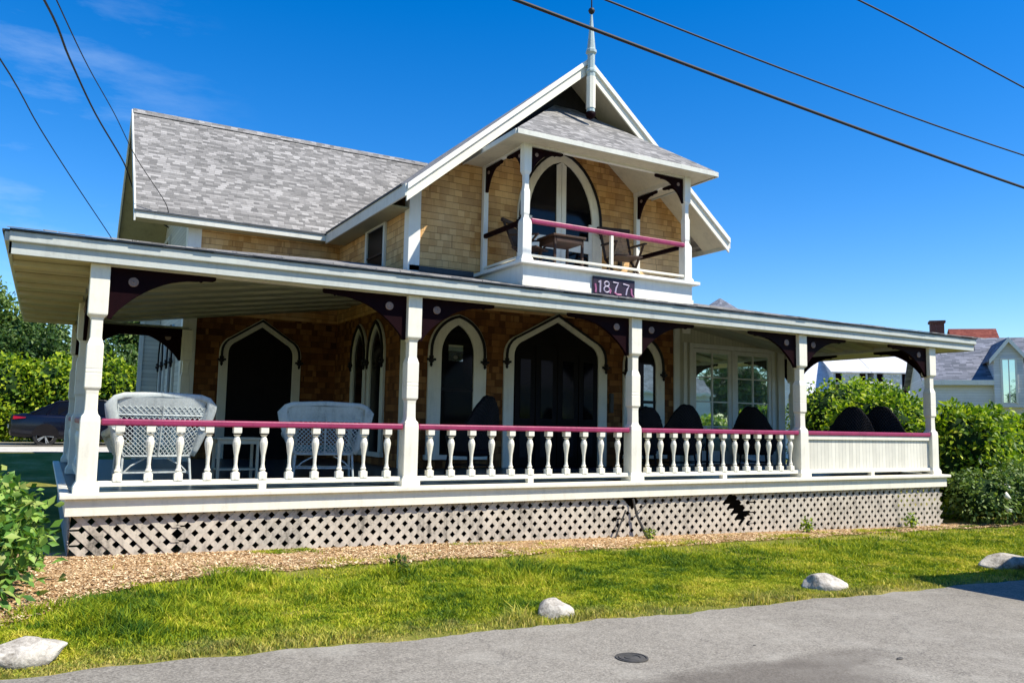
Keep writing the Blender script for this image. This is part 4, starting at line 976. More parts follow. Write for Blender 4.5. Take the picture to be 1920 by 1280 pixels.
# ------------------------------------------------------------------ porch furniture
def weave_strip(B, fn, nu, nv, w, u0=0, u1=1, v0=0, v1=1, per=None):
    """two families of diagonal strands over the surface fn(u,v)"""
    for sg in (1, -1):
        for i in range(-nv, nu+nv):
            pts = []
            for k in range(nv+1):
                t = k/nv; u = (i+sg*k+(0 if sg > 0 else nv))/nu
                if -1e-6 <= u <= 1+1e-6: pts.append(Vector(fn(u0+(u1-u0)*min(max(u, 0), 1), v0+(v1-v0)*t)))
            for a, b in zip(pts[:-1], pts[1:]): B.bar(a, b, w, w*.6)
def wicker_chair_flared(label, loc, rot, W=.62, top=1.06, roll=.10):
    """white wicker armchair with a flared rolled back; faces +Y locally, back at y=0"""
    t = empty('wicker_armchair', (0, 0, 0), label, 'wicker chair', 'white wicker armchairs on the left porch')
    hw0, hw1 = W*.45, W*.59
    def back(u, v):   # v 0 seat .. 1 top, leaning back
        hw = hw0+(hw1-hw0)*v**.8; x = (u-.5)*2*hw
        y = -.16*v+.05*(1-(2*u-1)**2)*-1
        return (x, y, .36+(top-.12-.36)*v)
    B = MB(); weave_strip(B, back, 16, 10, .013)
    B.build('woven_back', M['wickerw'], t)
    B = MB()
    for u in (0, .5, 1): B.tube([back(u, v/6) for v in range(7)], .014, 6)
    for v in (0, .82): B.tube([back(u/8, v) for u in range(9)], .013, 6)
    g = [(back(u/12, .84), back(u/12, 1.17)) for u in range(13)]
    B.strip([a for a, b in g], [b for a, b in g], (0, .012, 0))
    B.build('back_frame', M['wickerw'], t)
    # thick rolled border over the top and down to the arms
    def border(k, r):  # cross-section loop swept round the back edge
        pass
    path = []
    for i in range(9): v = i/8; p = Vector(back(0, v)); path.append(p+Vector((-.03-.05*v, -.01, 0)))
    path2 = [Vector((-hw1-.03, -.19, top-.03)), Vector((-hw1+.06, -.20, top)), Vector((0, -.20, top+.02)), Vector((hw1-.06, -.20, top)), Vector((hw1+.03, -.19, top-.03))]
    path3 = [Vector((-p.x, p.y, p.z)) for p in reversed(path)]
    full = path+path2+path3
    B = MB(); n = 10; V = []
    for i, p in enumerate(full):
        d = (full[min(i+1, len(full)-1)]-full[max(i-1, 0)]).normalized(); y = Vector((0, 1, 0)); x = d.cross(y).normalized()
        side_ = i < 9 or i > len(full)-10; rr = (.026+.030*min(1, i/6, (len(full)-1-i)/6)) if side_ else .030
        for k in range(n): a = 2*PI*k/n; V.append(p+x*rr*1.25*math.cos(a)+y*rr*.55*math.sin(a))
    B.add(V, [(i*n+k, i*n+(k+1) % n, (i+1)*n+(k+1) % n, (i+1)*n+k) for i in range(len(full)-1) for k in range(n)]+[tuple(range(n-1, -1, -1)), tuple((len(full)-1)*n+k for k in range(n))])
    B.build('rolled_border', M['wickerw'], t, smooth=True)
    for s_ in (-1, 1):
        arm = [(s_*(hw1+.0), -.12, .72), (s_*(hw1+.03), .15, .64), (s_*(hw1+.02), .42, .62), (s_*(hw1-.02), .5, .56), (s_*(hw0+.04), .5, .40)]
        B = MB(); B.tube(arm, [.045, .05, .05, .045, .03], 10)
        side = lambda u, v, s_=s_: (s_*(hw0+.03+.10*v), -.02+.5*u, .36+.26*v)
        weave_strip(B, side, 10, 5, .012); B.build('arm', M['wickerw'], t)
    B = MB(); B.box(-hw0-.02, hw0+.02, .0, .50, .34, .39); B.build('seat', M['wickerw'], t, bevel=.015)
    B = MB(); B.box(-hw0, hw0, .03, .48, .39, .47); B.build('cushion', M['cushion'], t, bevel=.03)
    B = MB(); yb = .02
    B.bar((-hw0, yb, .16), (hw0, yb, .16), .02); B.bar((-hw0, .46, .16), (hw0, .46, .16), .02)
    for x in np.linspace(-hw0, hw0, 11)[1:-1]: B.bar((x, yb-.03, .36), (x, yb-.05, .52), .008)
    B.build('stretcher', M['wickerw'], t)
    B = MB()
    for s_ in (-1, 1): B = MB(); B.tube([(s_*hw0, yb, .14), (s_*hw0*.75, yb, .24), (s_*hw0*.35, yb, .33)], .011, 6); B.build('brace', M['wickerw'], t)
    for sx in (-1, 1):
        for y0, y1 in ((.02, -.05), (.47, .50)):
            B = MB(); B.tube([(sx*hw0, y0, .36), (sx*(hw0+.02), y1, .0)], [.018, .014], 8); B.build('leg', M['wickerw'], t)
    t.location = loc; t.rotation_euler.z = rot
    return t
wicker_chair_flared('white wicker armchair with green blue cushion beside the left corner post', (.80, .85, 0), .10, .86, 1.09)
wicker_chair_flared('white wicker armchair right of the small table, behind the eighth baluster', (3.06, 1.35, 0), -.22, .88, 1.05)

def barrel_chair(label, loc, rot, mat='wickerd', W=.34, top=1.22, name='wicker_chair', group='black wicker chairs on the porch'):
    """rounded high back wicker armchair, faces -Y locally"""
    t = empty(name, (0, 0, 0), label, 'wicker chair', group)
    def shell(u, v):
        a = math.radians(-108+216*u); c = abs(2*u-1)
        zt = .64+(top-.64)*math.exp(-(c/.46)**2.6)+.012*math.sin(u*60)*(1 if c < .7 else 0)+.01*math.sin(u*23+W*40)
        z = .38+(zt-.38)*v; fl = 1+.28*v
        return (W*fl*math.sin(a), W*fl*math.cos(a)*.85+.04*v, z)
    B = MB(); n, m_ = 30, 8
    V = [shell(i/n, j/m_) for j in range(m_+1) for i in range(n+1)]; F = [(j*(n+1)+i, j*(n+1)+i+1, (j+1)*(n+1)+i+1, (j+1)*(n+1)+i) for j in range(m_) for i in range(n)]
    V2 = [tuple(Vector(p)*1.0+Vector((p[0]*.06, p[1]*.06, 0))) for p in V]
    B.add(V, F); B.add(V2, F); B.build('woven_back', M[mat], t)
    B = MB(); weave_strip(B, lambda u, v: tuple(Vector(shell(u, v))*1.0+Vector((shell(u, v)[0]*.09, shell(u, v)[1]*.09, 0))), 34, 12, .014, v1=.98); B.build('weave', M['wickerd2'], t)
    B = MB(); B.tube([shell(i/30, 1) for i in range(31)], .028, 8); B.build('rolled_border', M[mat], t, smooth=True)
    B = MB(); B.lathe([(W*.95, .30), (W*1.03, .34), (W*1.03, .40), (W*.9, .44), (.05, .46)], (0, 0, 0), 20); B.build('seat', M[mat], t)
    for sx in (-1, 1):
        for sy in (-1, 1):
            B = MB(); B.tube([(sx*W*.68, sy*W*.62, .34), (sx*W*.78, sy*W*.74, 0)], [.022, .016], 8); B.build('leg', M[mat], t)
    B = MB(); q = [(sx*W*.74, sy*W*.69, .15) for sx, sy in ((-1, -1), (1, -1), (1, 1), (-1, 1))]
    for i in range(4): B.bar(q[i], q[(i+1) % 4], .018)
    B.build('stretcher', M[mat], t)
    t.location = loc; t.rotation_euler.z = rot
    return t
barrel_chair('black wicker chair in front of the narrow arched window left of the big double door', (5.72, 2.05, 0), PI+.35, W=.36, top=1.26)
barrel_chair('black wicker chair half hidden behind the middle porch post', (9.42, 2.25, 0), PI-.2, W=.34, top=1.18)
barrel_chair('black wicker chair before the corner of shingles left of the french doors', (10.35, 2.2, 0), PI-.3, W=.36, top=1.24)
barrel_chair('black wicker chair in front of the right french door leaf', (12.45, 2.2, 0), PI-1.0, W=.36, top=1.25)
barrel_chair('left one of the two black chairs above the solid beadboard railing', (13.80, .95, 0), PI-.75, W=.38, top=1.27)
barrel_chair('right one of the two black chairs above the solid beadboard railing', (14.62, .78, 0), PI-1.0, W=.38, top=1.30)

def side_table(label, name, loc, w, d, h, mat, top=None, rot=0):
    t = empty(name, (0, 0, 0), label, 'table')
    B = MB(); B.box(-w/2-.02, w/2+.02, -d/2-.02, d/2+.02, h-.03, h); B.build('tabletop', M[top or mat], t, bevel=.006)
    B = MB(); B.box(-w/2+.02, w/2-.02, -d/2+.01, -d/2+.03, h-.09, h-.031); B.box(-w/2+.02, w/2-.02, d/2-.03, d/2-.01, h-.09, h-.031); B.box(-w/2+.02, w/2-.02, -d/2+.03, d/2-.03, .13, .15); B.build('apron', M[mat], t)
    for sx in (-1, 1):
        for sy in (-1, 1): B = MB(); B.bar((sx*(w/2-.02), sy*(d/2-.02), h-.03), (sx*(w/2-.02), sy*(d/2-.02), 0), .035); B.build('leg', M[mat], t)
    t.location = loc; t.rotation_euler.z = rot
side_table('small beige side table between the two white wicker armchairs', 'side_table', (1.92, 1.75, 0), .56, .40, .58, 'beige')
side_table('dark low table with a pale cloth beside the french doors', 'side_table', (11.4, 2.6, 0), .6, .45, .74, 'wickerd')
B = MB(); B.lathe([(.07, 0), (.10, .02), (.12, .07), (.06, .085), (.02, .12)], (0, 0, 0), 14); o = B.build('covered_dish', M['white'], smooth=True); o.location = (11.38, 2.55, .74); tag(o, 'small white covered dish on the dark low table by the french doors', 'dish')
B = MB(); B.slab([(12.85, 3.1, .58), (13.15, 3.1, .16), (13.4, 3.1, .10), (13.4, 3.1, .16), (13.2, 3.1, .22), (12.92, 3.1, .62)], (0, .45, 0)); o = B.build('folded_cover', M['cream'], None, at=(13.1, 3.3, .3)); tag(o, 'bright white slanting canvas cover seen through the right balusters', 'cover')
B = MB(); B.box(-.9, .9, -.3, .3, 0, .012); o = B.build('door_mat', M['signbg'], None); o.location = (8.42, 3.05, .002); tag(o, 'dark mat on the porch floor before the big double door', 'mat')

def deck_chair(label, loc, rot, slat='woodsunlit'):
    """high slatted wooden armchair, faces -Y"""
    t = empty('wooden_chair', (0, 0, 0), label, 'chair')
    B = MB()
    for i in range(7): z = .46+i*.062; B.box(-.24, .24, .22+.03*i, .235+.03*i, z, z+.05)
    B.build('slatted_back', M[slat], t)
    B = MB(); B.box(-.33, .33, .40, .46, .93, 1.0); B.build('head_rail', M['wood'], t, bevel=.008)
    for sx in (-1, 1):
        B = MB(); B.bar((sx*.26, .20, .40), (sx*.27, .43, .95), .035); B.build('back_post', M['wood'], t)
        B = MB(); B.bar((sx*.29, .30, .66), (sx*.29, -.32, .62), .055, .025); B.build('arm', M['wood'], t)
        for a, b in (((sx*.27, -.28, .62), (sx*.27, .30, 0)), ((sx*.25, .25, .44), (sx*.25, -.30, 0))): B = MB(); B.bar(a, b, .032); B.build('leg', M['wood'], t)
    B = MB()
    for i in range(6): B.box(-.26, .26, -.26+.085*i, -.185+.085*i, .40, .422)
    B.build('seat', M['wood'], t)
    t.location = loc; t.rotation_euler.z = rot
    return t
deck_chair('brown wooden armchair behind the left balcony post', (7.25, 2.75, 3.665), .55, 'wood')
deck_chair('wooden armchair with orange slatted back coloured as if sunlit at the right of the balcony', (9.42, 2.75, 3.665), -.2).scale = (1.1, 1.1, 1.22)
t = empty('balcony_table', (0, 0, 0), 'low dark brown table on the balcony between left post and door', 'table')
b2 = MB(); b2.box(-.36, .36, -.3, .3, .60, .64); b2.box(-.3, .3, -.27, .27, .50, .599); b2.build('tabletop', M['wood'], t, bevel=.006)
for sx in (-1, 1):
    for sy in (-1, 1): b2 = MB(); b2.bar((sx*.3, sy*.25, .6), (sx*.3, sy*.25, 0), .04); b2.build('leg', M['wood'], t)
t.location = (7.75, 2.45, 3.665)
# wall lamps / mailbox
B = MB(); B.box(9.72, 9.80, YC-.07, YC-.002, 1.1, 1.5); o = B.build('letter_box', M['iron'], None, at=(9.76, YC-.04, 1.3), bevel=.01); tag(o, 'narrow dark letter box on the right casing of the big double door', 'letter box')
B = MB(); B.box(9.93, 9.97, YC-.1, YC-.002, 4.15, 4.75); B.lathe([(.01, 0), (.05, .03), (.03, .09)], (9.95, YC-.08, 4.1), 8); o = B.build('wall_lamp', M['iron'], None, at=(9.95, YC-.04, 4.4)); tag(o, 'thin black wall lamp beside the balcony door', 'lamp')

# weeds and vine by the lattice
def sprig(cx, cy, h, n, size, seed, label, name='weed_plant', mat='lf_hedge'):
    rs = np.random.RandomState(seed); z = float(gz(cx, cy)); e = empty(name, (cx, cy, z), label, 'plant')
    B = MB()
    for _ in range(5):
        a = rs.uniform(0, 2*PI); r = rs.uniform(.1, .5)*h; B.tube([(cx, cy, z-.02), (cx+r*.4*math.cos(a), cy+r*.3*math.sin(a), z+h*.6), (cx+r*math.cos(a), cy+r*.6*math.sin(a), z+h*rs.uniform(.75, 1))], [.006, .004, .002], 5)
    B.build('stem', M['bark'], e)
    foliage('leaves', [(cx, cy, z+h*.55, h*.5, h*.3, h*.45)], n, size, M[mat], e, seed, shell=.9, core=0)
sprig(11.0, -.35, .26, 160, .05, 21, 'small yellow green weed under the dark gap in the lattice')
sprig(13.9, -.30, .30, 170, .05, 22, 'small weed against the right part of the lattice')
sprig(7.55, -.40, .20, 90, .04, 23, 'tiny weed beside the dark leaning stick at the lattice')
sprig(2.85, -2.15, .22, 60, .06, 24, 'dark broad leaved weed in the middle of the lawn', mat='lf_dark')
B = MB(); B.tube([(7.40, -.18, -.25), (7.46, -.2, -.5), (7.55, -.25, -.72), (7.62, -.3, -.87)], [.016, .02, .022, .03], 6); B.tube([(7.45, -.2, -.45), (7.60, -.19, -.38), (7.68, -.2, -.3)], .009, 5); B.tube([(7.25, -.2, -.42), (7.12, -.22, -.65), (7.0, -.25, -.86)], .014, 5)
o = B.build('dead_vine', M['iron'], None, at=(7.6, -.3, -.86)); tag(o, 'dark dead vine stem leaning on the lattice below the middle post', 'vine')

# ------------------------------------------------------------------ shrubs, hedges, trees
def bush(name, label, cat, blobs, n, size, mat, seed, group=None, shell=.35, core=.72, flowers=0, trunk=True):
    cx = sum(b[0] for b in blobs)/len(blobs); cy = sum(b[1] for b in blobs)/len(blobs); z = float(gz(cx, cy))
    e = empty(name, (cx, cy, z), label, cat, group)
    foliage('foliage', blobs, n, size, M[mat], e, seed, shell, core, flowers=flowers)
    if trunk:
        B = MB(); b = max(blobs, key=lambda q: q[2])
        B.tube([(cx, cy, z-.05), (cx*.5+b[0]*.5, cy*.5+b[1]*.5, (z+b[2])/2), (b[0], b[1], b[2]+b[5]*.4)], [.05+.03*(b[2]-z), .04+.02*(b[2]-z), .02], 8)
        for q in blobs[:5]: B.tube([(cx, cy, z+(q[2]-z)*.4), (q[0], q[1], q[2])], [.03, .012], 6)
        B.build('trunk', M['bark'], e)
    return e
bush('broad_leaf_shrub', 'big leafy green shrub at the lower left corner of the porch', 'shrub',
     [(-1.35, -1.9, -.35, .85, .8, .62), (-.95, -2.3, -.38, .62, .55, .40), (-1.0, -1.7, -.05, .62, .6, .42), (-1.6, -2.4, -.2, .6, .6, .6), (-.75, -1.55, -.25, .42, .45, .42)], 6500, .095, 'lf_shrub', 31, shell=.6, core=.6)
# hedge across the back left
for i, (x, y, rx, ry, top) in enumerate([(-6.0, 22.4, 2.6, 1.4, 2.5), (-2.6, 22.6, 2.2, 1.3, 2.75), (.6, 22.8, 2.2, 1.3, 2.75), (3.9, 23, 2.2, 1.3, 2.6)]):
    z = float(gz(x, y)); hh = (top-z)/2; rx *= 1.05
    lb = ['leftmost bright hedge shrub behind the dark car', 'bright hedge shrub above the trunk of the dark car', 'bright hedge shrub seen between the left porch posts', 'bright hedge shrub seen under the back arch of the left porch'][i]
    bush('hedge_shrub', lb, 'hedge', [(x, y, z+hh*.95, rx, ry, hh*1.05), (x-rx*.4, y-.3, z+hh*1.35, rx*.55, ry*.8, hh*.62), (x+rx*.45, y-.2, z+hh*1.3, rx*.5, ry*.8, hh*.64), (x, y-.6, z+hh*.55, rx*.9, ry*.7, hh*.55)], 9000, .17, 'lf_hedge', 40+i, 'bright hedge behind the car at left', core=.8)
def tree(name, label, x, y, h, blobs, n, size, mat, seed, group=None, r=.22):
    z = float(gz(x, y)); e = empty(name, (x, y, z), label, 'tree', group)
    foliage('crown', [(x+a, y+b, z+c, rx, ry, rz) for a, b, c, rx, ry, rz in blobs], n, size, M[mat], e, seed, .5, .62)
    B = MB(); B.tube([(x, y, z-.1), (x+.1, y, z+h*.3), (x-.1, y+.1, z+h*.6), (x, y, z+h*.85)], [r, r*.8, r*.5, r*.15], 10)
    for a, b, c, rx, ry, rz in blobs: B.tube([(x, y, z+h*.3), (x+a*.5, y+b*.5, z+c*.75), (x+a, y+b, z+c)], [r*.5, r*.3, r*.1], 6)
    B.build('trunk', M['bark'], e)
tree('dark_tree', 'dark green tree rising at the far left edge behind the hedge', -3.2, 31, 7, [(-1.2, 0, 5.0, 2.4, 2, 2.1), (1.2, 0, 4.2, 1.8, 1.8, 1.6), (-.6, -.8, 3.2, 3.0, 2, 1.7), (-3.2, 0, 4.4, 2, 2, 2.2), (2.6, .3, 3.2, 1.6, 1.5, 1.5)], 15000, .22, 'lf_mid', 51)
tree('dark_tree', 'dark shaded tree just behind the bright hedge at left', .2, 27, 4.4, [(-.9, 0, 2.9, 1.8, 1.5, 1.5), (1.2, 0, 2.7, 1.7, 1.5, 1.3), (0, -.5, 2.0, 2.5, 1.5, 1.4), (-3, .2, 2.6, 1.8, 1.4, 1.5)], 13000, .17, 'lf_dark', 52, r=.16)
tree('light_tree', 'lighter green tree seen between the corner post and the back arch', 3.8, 29, 6, [(-1.0, 0, 4.7, 1.9, 1.5, 1.5), (.9, 0, 4.4, 1.7, 1.5, 1.5), (-.2, 0, 3.4, 2.2, 1.5, 1.3), (0, -.5, 2.3, 2.5, 1.5, 1.4), (2.6, 0, 3, 1.6, 1.5, 1.6)], 12000, .18, 'lf_mid', 53, r=.16)
# right-hand hedge
HB = [(17.6, .9, 1.15, 1.0, 1.35), (19.6, 1.6, 1.3, 1.1, 1.28), (21.8, 1.6, 1.5, 1.2, 1.22), (24.4, 1.8, 1.8, 1.3, 1.25), (27.6, 2.2, 2.0, 1.4, 1.3), (18.2, 3.6, 1.2, 1.5, 1.75), (20.4, 6.2, 1.8, 1.8, 2.25), (23.3, 7.6, 2.0, 1.8, 2.2)]
HL = ['bright green hedge shrub touching the right end of the porch', 'hedge shrub second from the right end of the porch', 'hedge shrub in the middle of the hedge right of the porch', 'hedge shrub below the dormer of the white house at right', 'hedge shrub running out of the frame at right',
      'bright green shrub seen through the last porch bay near the end post', 'tall yellow green shrub behind the two black chairs', 'yellow green shrub seen through the last bay beside the sunroom corner']
for i, (x, y, rx, ry, top) in enumerate(HB):
    z = float(gz(x, y)); hh = (top-z)/2
    bush('hedge_shrub', HL[i], 'hedge', [(x, y, z+hh, rx, ry, hh*1.0), (x-rx*.35, y-.2, z+hh*1.4, rx*.6, ry*.8, hh*.58), (x+rx*.4, y-.1, z+hh*1.42, rx*.55, ry*.8, hh*.55)], 8000, .125, 'lf_hedge', 60+i, 'hedge along the right side of the porch', core=.8)
bush('flowering_shrub', 'dark green shrub with cream flower heads right of the lattice end', 'shrub', [(16.55, -.1, -.5, .75, .6, .52), (17.4, -.15, -.4, .8, .6, .55), (18.5, -.1, -.55, .85, .6, .5)], 5200, .09, 'lf_mid', 81, flowers=5)
bush('low_shrub', 'low dark shrub at the right edge in front of the hedge', 'shrub', [(19.8, .0, -.6, .9, .6, .5), (21.2, .2, -.6, 1.0, .6, .5)], 4200, .09, 'lf_dark', 82)

# ------------------------------------------------------------------ parked cars
def car(label, loc, rot, paintm='carpaint', tall=1.0):
    """sedan, length along +X (front at +X)"""
    t = empty('parked_car', (0, 0, 0), label, 'car')
    L = 4.6
    prof = [  # x, half width, z bottom, z shoulder
        (0.0, .62, .45, .80), (.06, .76, .32, .93), (.35, .86, .28, .99), (.9, .90, .24, .98), (1.6, .91, .22, .96), (2.6, .91, .22, .95), (3.3, .90, .22, .92), (3.95, .87, .24, .84), (4.4, .78, .27, .72), (4.58, .60, .34, .60)]
    n = 12; V = []
    for x, hw, z0, z1 in prof:
        zm = z0+(z1-z0)*.55
        sec = [(hw*.86, z0), (hw*.98, z0+.10), (hw, zm), (hw*.97, z1-.07), (hw*.88, z1), (hw*.5, z1+.02), (-hw*.5, z1+.02), (-hw*.88, z1), (-hw*.97, z1-.07), (-hw, zm), (-hw*.98, z0+.10), (-hw*.86, z0)]
        V += [(x, y, z) for y, z in sec]
    B = MB(); B.add(V, [(i*n+k, (i+1)*n+k, (i+1)*n+(k+1) % n, i*n+(k+1) % n) for i in range(len(prof)-1) for k in range(n)]+[tuple(range(n)), tuple((len(prof)-1)*n+k for k in range(n-1, -1, -1))])
    B.build('body', M[paintm], t, smooth=True, bevel=.02)
    # greenhouse
    gp = [(.55, .72, 1.0, 1.0), (1.25, .66, 1.0, 1.36), (1.9, .62, 1.0, 1.44), (2.5, .62, 1.0, 1.43), (2.95, .64, 1.0, 1.32), (3.55, .74, .96, .97)]
    if tall > 1: gp = [(.03, .80, .9, 1.0), (.06, .78, 1.0, 1.5), (1.25, .78, 1.0, 1.52), (2.5, .76, 1.0, 1.5), (2.95, .74, 1.0, 1.36), (3.55, .74, .96, .97)]
    V = []
    for x, hw, z0, z1 in gp: V += [(x, -.80, z0-.04), (x, -hw, z1), (x, hw, z1), (x, .80, z0-.04)]
    B = MB(); B.add(V, [(i*4+k, i*4+k+1, (i+1)*4+k+1, (i+1)*4+k) for i in range(len(gp)-1) for k in range(3)]); B.build('windows', M['glass'], t)
    B = MB(); B.add([(x, y, z+.012) for x, hw, z0, z1 in gp[1:5] for y, z in ((-hw*.98, z1), (hw*.98, z1))], [(i*2, i*2+1, i*2+3, i*2+2) for i in range(3)]); B.build('roof', M[paintm], t)
    B = MB()
    for sy in (-1, 1):
        pts = [(x, sy*(hw+.01), z1+.01) for x, hw, z0, z1 in gp]; B.tube(pts, .02, 6)
        for x0, x1 in ((.95, 1.3), (2.15, 2.15)): B.bar((x0, sy*.80, .97), (x1, sy*.645, 1.40), .05)
        B.bar((.45, sy*.80, .985), (3.6, sy*.79, .965), .02)
    B.build('window_trim', M[paintm], t)
    for x in (.95, 3.72):
        for sy in (-1, 1):
            B = MB(); m = 20; V = []
            rr = [(.33, -.10), (.335, -.06), (.335, .08), (.31, .10), (.24, .10)]
            for r_, yy in rr: V += [(x+r_*math.cos(2*PI*k/m), sy*(.80+yy), .335+r_*math.sin(2*PI*k/m)) for k in range(m)]
            B.add(V, [(i*m+k, i*m+(k+1) % m, (i+1)*m+(k+1) % m, (i+1)*m+k) for i in range(len(rr)-1) for k in range(m)]+[tuple(range(m))]); wh = B.build('wheel', M['tyre'], t)
            B = MB(); V = [(x+.245*math.cos(2*PI*k/m), sy*.875, .335+.245*math.sin(2*PI*k/m)) for k in range(m)]+[(x+.215*math.cos(2*PI*k/m), sy*.905, .335+.215*math.sin(2*PI*k/m)) for k in range(m)]
            B.add(V, [(k, (k+1) % m, m+(k+1) % m, m+k) for k in range(m)])
            for k in range(5):
                for da in (-.12, .12): a = 2*PI*k/5+da; B.bar((x, sy*.895, .335), (x+.23*math.cos(a), sy*.895, .335+.23*math.sin(a)), .028)
            B.build('rim', M['rim'], wh)
            B = MB(); B.add([(x, sy*.918, .335)]+[(x+.362*math.cos(PI*k/12-.05), sy*.917, .335+.362*math.sin(PI*k/12-.05)) for k in range(13)], [(0, i, i+1) for i in range(1, 13)]); B.build('wheel_arch', M['black'], t)
    for sy in (-1, 1):
        B = MB(); B.slab([(.02, sy*.60, .80), (.10, sy*.86, .82), (.42, sy*.885, .86), (.42, sy*.88, .90), (.10, sy*.80, .93)], (0, sy*.012, 0)); B.build('tail_light', M['lampred'], t)
        B = MB(); B.slab([(4.50, sy*.60, .58), (4.2, sy*.84, .62), (4.1, sy*.855, .70), (4.45, sy*.66, .66)], (0, sy*.012, .01)); B.build('headlight', M['chrome'], t)
        B = MB(); B.box(2.95, 3.15, min(sy*.88, sy*1.05), max(sy*.88, sy*1.05), .96, 1.08); B.build('mirror', M[paintm], t, bevel=.03)
    B = MB(); B.box(-.03, 0.02, -.25, .25, .55, .66); B.build('number_plate', M['white'], t)
    t.location = loc; t.rotation_euler.z = rot; t.scale = (1, 1, tall); return t
car('dark blue sedan parked behind the left end of the porch', (-1.35, 19.0, float(gz(0, 20))-.04), .03)
car('dark tall wagon parked on the road just outside the right edge', (9.3, -5.95, float(gz(11, -6))), .03, tall=1.28)
# pale driveway strips at the far left
def strip_sheet(name, x0, x1, y0, y1, dz, mat):
    sheet(name, np.linspace(x0, x1, 20), np.linspace(y0, y1, 4), dz, M[mat])
strip_sheet('driveway', -30, 8.5, 15.6, 17.2, .02, 'curb'); strip_sheet('road_far', -30, 8.5, 17.6, 21.2, .015, 'asphalt')

